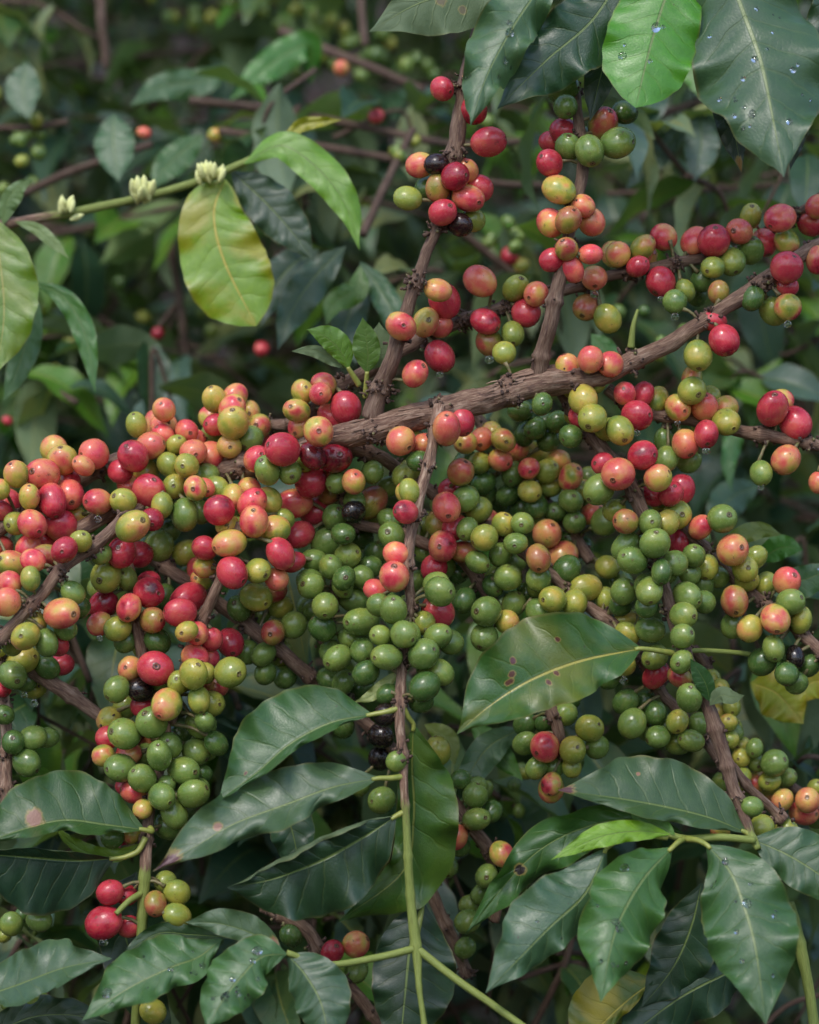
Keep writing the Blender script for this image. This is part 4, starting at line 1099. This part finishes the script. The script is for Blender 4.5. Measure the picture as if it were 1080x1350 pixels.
# ------------------------------------------------------------------ hanging water drops
def drop_mesh():
    V, F = [], []
    prof = [(0.0, .30), (-.25, .42), (-.6, .72), (-1.0, .92), (-1.35, .86), (-1.62, .58), (-1.76, .24)]
    sg = 14
    for z, r in prof:
        for k in range(sg):
            ph = 2 * math.pi * k / sg; V.append((r * math.cos(ph), r * math.sin(ph), z))
    for i in range(len(prof) - 1):
        for k in range(sg): F.append((i * sg + k, (i + 1) * sg + k, (i + 1) * sg + (k + 1) % sg, i * sg + (k + 1) % sg))
    V.append((0, 0, -1.8)); e_ = len(V) - 1
    for k in range(sg): F.append(((len(prof) - 1) * sg + k, e_, (len(prof) - 1) * sg + (k + 1) % sg))
    F.append(tuple(range(sg)))
    return mesh_from('water_drop', V, F, M_WATER)
DROP = drop_mesh()
for (x, y) in ((135, 681), (870, 392), (888, 407), (1038, 424), (641, 469), (888, 566), (927, 595), (1002, 646), (134, 835), (576, 492), (375, 880), (767, 738), (822, 949), (839, 572),
               (634, 1193), (822, 892), (30, 918), (44, 928), (812, 392), (140, 1245)):
    best = min(placed, key=lambda c: (abs(c[0] - x) * 1.2 + abs(c[1] + c[2] - y) + (8 if c[8] > 30 else 0)))
    p = W(best[0], best[1] + best[2] * 0.90, best[8] - best[2] * 0.1)
    o = link('water_drop', DROP, BR[best[6]]['root'], p)
    s = random.uniform(5.0, 7.0) * PX; o.scale = (s, s, s * 0.95)

# ------------------------------------------------------------------ the bushes behind
def lowleaf(idx):
    """unit leaf along +X, up +Z, for the bushes behind"""
    nu, nv = 15, 4
    rn = random.Random(idx)
    bend = (0.28, 0.42, 0.12, 0.55, 0.3, 0.2)[idx]; fold = (0.35, 0.15, 0.5, 0.25, 0.1, 0.4)[idx]; tw = (0.3, -0.5, 0.1, 0.6, -0.2, 0.0)[idx]
    V, UV = [], []
    for i in range(nu):
        u = i / (nu - 1)
        x = u - 0.1 * bend * u * u; z = 0.1 * math.sin(u * 2.4) - bend * u * u
        pw = np.interp(u, PROF_U, PROF_W) * 0.21
        a_ = tw * u
        for j in range(-nv, nv + 1):
            v = j / nv
            y = v * pw; h = abs(v) * pw * fold + 0.02 * abs(v) ** 2 * math.sin(u * 18 + idx + (2 if v > 0 else 0))
            V.append((x, y * math.cos(a_) - h * math.sin(a_), z + y * math.sin(a_) + h * math.cos(a_)))
            UV.append((u, v * .5 + .5))
    return np.array(V), UV, [f for f in leaf_faces(nu, nv)]
LOW = [lowleaf(i) for i in range(6)]
LOWM = [mesh_from('leaf', V, F, M_LEAF, uv=UV) for V, UV, F in LOW]

def bgcolor():
    r = random.random()
    if r < 0.26: c = (0.016, 0.048, 0.018)
    elif r < 0.50: c = (0.030, 0.080, 0.026)
    elif r < 0.70: c = (0.055, 0.110, 0.080)
    elif r < 0.76: c = (0.20, 0.25, 0.27)  # pale grey leaves: sky reflections and wet glints painted into the leaf colour
    elif r < 0.93: c = (0.060, 0.17, 0.014)
    elif r < 0.985: c = (0.13, 0.23, 0.015)
    else: c = (0.28, 0.22, 0.02)
    j = random.uniform(0.75, 1.4)
    return (c[0] * j, c[1] * j, c[2] * j)

bushes = []
for i, (px_, lab) in enumerate(((80, 'dense blurred coffee bush behind the flowering twig at upper left'), (560, 'blurred coffee bush behind the two upright shoots'),
                                (1020, 'blurred coffee bush filling the gap at the right edge'))):
    bx = W(px_, 675, 900)
    t = thing('coffee_bush', lab, 'bush', (bx[0], 0.9, 0.0), 'coffee bushes behind the fruit')
    bushes.append(t)
def bush_for(x, d):
    k = PX * (DIST + d * .001) / DIST
    px_ = x / k + 540
    return bushes[0] if px_ < 330 else (bushes[1] if px_ < 800 else bushes[2])

def leaf_frame():
    """random droopy orientation as 3x3"""
    az = random.uniform(0, 2 * math.pi); pit = math.radians(random.gauss(-28, 28)); roll = random.gauss(0, 0.5)
    f = np.array([math.cos(az) * math.cos(pit), math.sin(az) * math.cos(pit), math.sin(pit)])
    s = nrm(np.cross(np.array([0, 0, 1.0]), f)); u = np.cross(f, s)
    s2 = s * math.cos(roll) + u * math.sin(roll); u2 = np.cross(f, s2)
    return np.column_stack([f, s2, u2])

from mathutils import Matrix
# branches of the bushes, each with pairs of drooping leaves
nb_leaf = [0, 0, 0]
stuffV, stuffF, stuffUV = [[], [], []], [[], [], []], [[], [], []]
def add_leaf(p, M3, ln, as_part):
    d = p[1] * 1000
    bu = bush_for(p[0], d); bi = bushes.index(bu)
    k = random.randrange(6)
    if as_part and nb_leaf[bi] < 150:
        nb_leaf[bi] += 1
        o = link('leaf', LOWM[k], bu, p)
        o.rotation_mode = 'QUATERNION'; o.rotation_quaternion = Matrix(M3.tolist()).to_quaternion()
        o.scale = (ln, ln * random.uniform(0.85, 1.15), ln)
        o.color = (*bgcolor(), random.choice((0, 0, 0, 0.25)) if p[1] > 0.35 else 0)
    else:
        V, UV, F = LOW[k]
        o_ = len(stuffV[bi]) * len(V)
        stuffV[bi].append((V * ln) @ M3.T + p); stuffUV[bi].append(UV)
        stuffF[bi] += [tuple(a_ + o_ for a_ in f) for f in F]

twigs = [Join(), Join(), Join()]
nbranch = 0
def bg_branch(p0, p1, r0, nlv, lmin, lmax, part_ok, leaves=True):
    mid = (p0 + p1) / 2 + rng.normal(size=3) * 0.02 + np.array([0, 0, 0.03])
    C = catmull([p0, mid, p1], 14)
    v, f, a_ = tube(C, np.linspace(r0, r0 * 0.5, 14), 7)
    bi = bushes.index(bush_for(mid[0], mid[1] * 1000))
    if part_ok:
        org = wpos(bushes[bi])
        link('branch', mesh_from('branch', np.array(v) - org, f, M_BARKD, attrs={'along': ('FLOAT_VECTOR', a_), 'young': ('FLOAT', [0.0] * len(v))}), bushes[bi], org)
    else:
        twigs[bi].add(v, f, a_)
    if leaves:
        for q in range(nlv):
            i = int((q + 1) / (nlv + 1) * 13)
            for s in (-1, 1):
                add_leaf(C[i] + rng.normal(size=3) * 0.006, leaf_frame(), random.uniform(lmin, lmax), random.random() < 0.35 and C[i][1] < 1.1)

def rand_pt(dlo, dhi, xlo=-250, xhi=1330, ylo=-250, yhi=1600):
    d = random.uniform(dlo, dhi)
    return W(random.uniform(xlo, xhi), random.uniform(ylo, yhi), d)
for _ in range(1350):
    p0 = rand_pt(330, 2200, -330, 1410, -520, 1600)
    an = random.gauss(0, 0.5) + (math.pi if random.random() < 0.5 else 0)
    L = random.uniform(0.15, 0.38)
    dv = np.array([math.cos(an) * L, random.gauss(0, 0.08), math.sin(an) * L * 0.8])
    p1 = p0 + dv
    if min(p0[1], p1[1]) < 0.33: continue
    bg_branch(p0, p1, random.uniform(0.0012, 0.0034), random.randint(4, 8), 0.038, 0.082, random.random() < 0.12)
# lower middle: nearer foliage below the bough
for _ in range(90):
    p0 = rand_pt(110, 320, 260, 1150, 760, 1450)
    p1 = p0 + np.array([random.uniform(-.06, .06), random.uniform(0, .05), random.uniform(-.08, .05)])
    bg_branch(p0, p1, 0.002, 2, 0.05, 0.085, True)
for _ in range(44):
    p0 = rand_pt(100, 300, -50, 300, 880, 1450)
    p1 = p0 + np.array([random.uniform(-.06, .06), random.uniform(0, .05), random.uniform(-.08, .05)])
    bg_branch(p0, p1, 0.002, 2, 0.05, 0.085, True)
for _ in range(34):
    p0 = rand_pt(190, 340, 40, 1130, 60, 640)
    p1 = p0 + np.array([random.uniform(-.06, .06), random.uniform(0, .05), random.uniform(-.08, .05)])
    bg_branch(p0, p1, 0.002, 2, 0.045, 0.08, True)

# clearly visible blurred branches and trunks
def bgb(pts, r, name='branch'):
    C = catmull([W(*p) for p in pts], 30)
    v, f, a_ = tube(C, np.linspace(r, r * 0.85, 30) * PX * (1 + pts[0][2] * .001 / DIST), 10, 0.1)
    bu = bush_for(C[15][0], C[15][1] * 1000); org = wpos(bu)
    link(name, mesh_from('branch', np.array(v) - org, f, M_BARKD, attrs={'along': ('FLOAT_VECTOR', a_), 'young': ('FLOAT', [0.0] * len(v))}), bu, org)
bgb([(250, 132, 300), (360, 145, 300), (470, 165, 290), (600, 190, 280), (700, 185, 300)], 6)
bgb([(290, 172, 280), (400, 190, 270), (510, 208, 260), (640, 240, 260), (720, 245, 280)], 6)
bgb([(30, 255, 300), (90, 228, 290), (140, 210, 280), (200, 190, 290)], 6)
bgb([(-20, 168, 310), (40, 168, 310), (90, 160, 310)], 5)
bgb([(370, 40, 360), (420, 62, 350), (480, 85, 340), (560, 120, 340)], 7)
bgb([(475, -20, 360), (478, 30, 350), (482, 60, 345)], 6)
bgb([(135, -30, 420), (133, 20, 400), (138, 60, 400), (140, 90, 400)], 7)
bgb([(225, 320, 380), (240, 420, 380), (250, 560, 370)], 6)
bgb([(145, 270, 600), (150, 380, 600), (140, 500, 600)], 7)
bgb([(478, 310, 220), (510, 240, 240), (545, 170, 260)], 6)
bgb([(590, 290, 260), (650, 340, 270), (700, 380, 280)], 6)
bgb([(800, 180, 300), (880, 148, 290), (960, 120, 300)], 6)
bgb([(800, 255, 320), (900, 252, 310), (1090, 240, 310)], 4)
bgb([(700, 1360, 150), (745, 1270, 150), (760, 1200, 160)], 5)
bgb([(1000, 1360, 120), (1040, 1325, 120), (1090, 1310, 120)], 4)

# blurred fruit in the bushes
def bgc(x, y, d, r, tone):
    p = W(x, y, d); bu = bush_for(p[0], d)
    place_cherry(bu, p, r * PX * (1 + d * .001 / DIST), tone, (random.gauss(0, 1), random.gauss(0, 1), random.gauss(0, 1)))
for (cx, cy, sx, sy, n, d) in ((300, 20, 45, 18, 16, 520), (360, 35, 40, 22, 18, 520), (450, 60, 35, 20, 14, 500), (500, 90, 40, 14, 14, 480), (25, 195, 22, 26, 11, 310), (0, 120, 14, 14, 4, 320),
                              (350, 160, 14, 8, 4, 300), (660, 310, 25, 16, 6, 280), (520, 205, 20, 14, 5, 262), (90, 430, 60, 60, 6, 380), (20, 1220, 30, 20, 5, 60), (700, 1030, 30, 30, 5, 90),
                              (610, 150, 20, 12, 4, 300), (880, 450, 60, 40, 7, 200), (160, 400, 90, 70, 10, 420)):
    for _ in range(n):
        bgc(cx + random.gauss(0, sx), cy + random.gauss(0, sy), d + random.gauss(0, 12), random.uniform(8.5, 10.5), random.choice('GGGDL'))
for (x, y, d, r, t) in ((496, 153, 285, 10, 'R'), (345, 460, 300, 10, 'R'), (450, 90, 335, 11, 'O'), (672, 338, 280, 12, 'R'), (10, 555, 280, 7, 'R'), (190, 175, 300, 9, 'P'), (284, 178, 290, 10, 'Y'), (48, 158, 305, 9, 'L'),
                        (688, 350, 280, 11, 'Y'), (208, 440, 330, 9, 'C')):
    bgc(x, y, d, r, t)

# a few named blurred leaves, as seen between the shoots and at the margins
def bleaf(pts, wa, wb, col, d0, d1, **k):
    p = W(pts[0][0], pts[0][1], d0); leaf(bush_for(p[0], d0), pts, wa, wb, col, d0=d0, d1=d1, **k)
bleaf([(35, 82), (30, 118), (38, 158)], 24, 24, (0.07, 0.13, 0.07), 300, 280)
bleaf([(268, 178), (240, 200), (215, 225), (200, 250)], 22, 20, (0.05, 0.12, 0.03), 260, 240)
bleaf([(150, 150), (150, 190), (156, 240)], 28, 26, (0.03, 0.095, 0.03), 260, 240)
bleaf([(300, 85), (270, 105), (210, 115), (170, 140)], 22, 20, (0.06, 0.12, 0.05), 330, 300)
bleaf([(410, 110), (405, 60), (350, 90), (300, 135)], 22, 22, (0.05, 0.16, 0.02), 330, 300)
bleaf([(455, 325), (415, 365), (385, 410), (366, 462)], 26, 24, (0.045, 0.09, 0.052), 180, 150)
bleaf([(420, 330), (385, 350), (355, 390), (345, 430)], 26, 26, (0.025, 0.06, 0.035), 220, 200)
bleaf([(475, 350), (470, 380), (440, 400), (430, 430)], 18, 16, (0.08, 0.16, 0.02), 170, 150)
bleaf([(475, 345), (500, 380), (520, 420), (525, 470)], 18, 18, (0.04, 0.11, 0.04), 180, 150)
bleaf([(470, 360), (465, 400), (455, 440), (470, 480)], 24, 22, (0.04, 0.08, 0.055), 190, 160)
bleaf([(922, 148), (925, 190), (915, 240)], 24, 24, (0.07, 0.11, 0.09), 220, 200)
bleaf([(905, 165), (870, 200), (825, 250)], 18, 20, (0.06, 0.10, 0.08), 230, 210)
bleaf([(870, 100), (905, 90), (925, 130)], 16, 16, (0.07, 0.17, 0.02), 210, 190)
bleaf([(990, 900), (1025, 915), (1060, 955)], 34, 34, (0.27, 0.28, 0.006), 90, 80, yel=0.8)
bleaf([(1110, 900), (1070, 900), (1045, 930)], 24, 24, (0.28, 0.28, 0.006), 92, 84, yel=0.8)
bleaf([(1030, 705), (1000, 700), (970, 712), (945, 740)], 12, 14, (0.15, 0.19, 0.03), 60, 50)
bleaf([(1010, 760), (1040, 770), (1110, 745)], 20, 24, (0.06, 0.13, 0.06), 60, 50, drops=4)
bleaf([(1000, 740), (1030, 722), (1060, 725)], 18, 16, (0.05, 0.17, 0.02), 80, 70)
bleaf([(730, 560), (700, 590), (650, 600)], 20, 20, (0.04, 0.10, 0.05), 150, 140)
bleaf([(940, 520), (965, 570), (960, 610), (965, 650)], 14, 12, (0.04, 0.13, 0.02), 200, 180)
bleaf([(1000, 640), (960, 660), (935, 700)], 24, 24, (0.05, 0.11, 0.06), 220, 200)
bleaf([(780, 440), (800, 470), (790, 520)], 18, 18, (0.06, 0.18, 0.03), 130, 120)
bleaf([(690, 960), (650, 980), (625, 1010), (600, 1060)], 24, 20, (0.08, 0.15, 0.09), 60, 45)
bleaf([(620, 950), (650, 985), (690, 1030)], 18, 16, (0.07, 0.18, 0.03), 70, 60)
bleaf([(560, 955), (590, 975), (600, 1010)], 14, 14, (0.14, 0.18, 0.02), 60, 50)
bleaf([(330, 1010), (380, 1080), (400, 1180)], 30, 30, (0.025, 0.065, 0.035), 30, 20)
bleaf([(720, 560), (660, 520), (640, 560)], 14, 18, (0.03, 0.08, 0.05), 120, 110)

# added coffee rows, unseen behind the camera and at the sides, blocking low sky light
def row(label, n, fn):
    V, UV, F = [], [], []
    for q in range(n):
        k = random.randrange(6); v, uv, f = LOW[k]
        p = fn(); ln = random.uniform(0.10, 0.17)
        o_ = len(V) * len(v)
        V.append((v * ln) @ leaf_frame().T + p); UV.append(uv); F += [tuple(a_ + o_ for a_ in g_) for g_ in f]
    V = np.concatenate(V); org = np.array([V[:, 0].mean(), V[:, 1].mean(), 0.0])
    t = thing('light_blocking_hedge', label, 'hedge', org)
    o = link('foliage', mesh_from('foliage', V - org, F, M_LEAF, uv=np.concatenate([np.array(u_) for u_ in UV])), t, org)
    o['kind'] = 'stuff'; o.color = (0.028, 0.070, 0.024, 0.0)
    J = Join()
    for _ in range(8):
        p = fn(); 
        v, f, a_ = tube(catmull([np.array([p[0], p[1], -.05]), np.array([p[0] + .05, p[1], 1.0]), np.array([p[0], p[1] + .04, 2.1])], 14), np.linspace(0.025, 0.01, 14), 8)
        link('trunk', mesh_from('trunk', np.array(v) - org, f, M_BARKD, attrs={'along': ('FLOAT_VECTOR', a_), 'young': ('FLOAT', [0.0] * len(v))}), t, org)
row('added row of coffee bushes behind the camera, unseen, blocking low sky light', 4200, lambda: np.array([random.uniform(-4, 4), random.gauss(-3.6, 0.35), random.uniform(0.2, 2.1)]))
row('added coffee bushes left of the view, unseen, blocking low sky light', 1500, lambda: np.array([random.gauss(-1.7, 0.25), random.uniform(-1.6, 2.2), random.uniform(0.2, 2.3)]))
row('added coffee bushes right of the view, unseen, blocking low sky light', 1500, lambda: np.array([random.gauss(1.8, 0.25), random.uniform(-1.6, 2.2), random.uniform(0.2, 2.3)]))

for bi in range(3):
    if stuffV[bi]:
        V = np.concatenate(stuffV[bi]); UV = np.concatenate([np.array(u) for u in stuffUV[bi]])
        org = wpos(bushes[bi])
        # several foliage masses so that tones vary from clump to clump
        nvl = len(LOW[0][0]); nfl = len(LOW[0][2]); nl = len(stuffV[bi])
        order = list(range(nl)); random.shuffle(order)
        for grp in range(6):
            sel = order[grp::6]
            if not sel: continue
            vv = np.concatenate([stuffV[bi][q] for q in sel]); uu = np.concatenate([np.array(stuffUV[bi][q]) for q in sel])
            ff = []
            base = LOW[0][2]
            for n_, q in enumerate(sel): ff += [tuple(a_ + n_ * nvl for a_ in f) for f in base]
            o = link('foliage', mesh_from('foliage', vv - org, ff, M_LEAF, uv=uu), bushes[bi], org)
            o['kind'] = 'stuff'
            c = ((0.022, 0.060, 0.024), (0.038, 0.092, 0.032), (0.065, 0.115, 0.100), (0.070, 0.175, 0.014), (0.026, 0.066, 0.040), (0.14, 0.19, 0.12))[grp]
            o.color = (*c, (0, 0.1, 0, 0.1, 0, 0.3)[grp])
    J = twigs[bi]
    if J.V:
        org = wpos(bushes[bi])
        o = link('twigs', mesh_from('twigs', np.array(J.V) - org, J.F, M_BARKD, attrs={'along': ('FLOAT_VECTOR', J.A), 'young': ('FLOAT', [0.0] * len(J.V))}), bushes[bi], org)
        o['kind'] = 'stuff'
# stems that carry the bushes
for bu, xs in zip(bushes, ((-0.35, -0.12), (0.02, 0.2), (0.42, 0.6))):
    org = wpos(bu)
    for x in xs:
        y = random.uniform(1.0, 1.5)
        C = catmull([np.array([x, y, -0.05]), np.array([x + .03, y, .8]), np.array([x - .02, y + .03, 1.6]), np.array([x, y, 2.3])], 30)
        v, f, a_ = tube(C, np.linspace(0.02, 0.01, 30), 12, 0.1)
        link('trunk', mesh_from('trunk', np.array(v) - org, f, M_BARKD, attrs={'along': ('FLOAT_VECTOR', a_), 'young': ('FLOAT', [0.0] * len(v))}), bu, org)
print('cherries', len(placed), 'fills', len(fills), {k: len(b['ch']) for k, b in BR.items()})
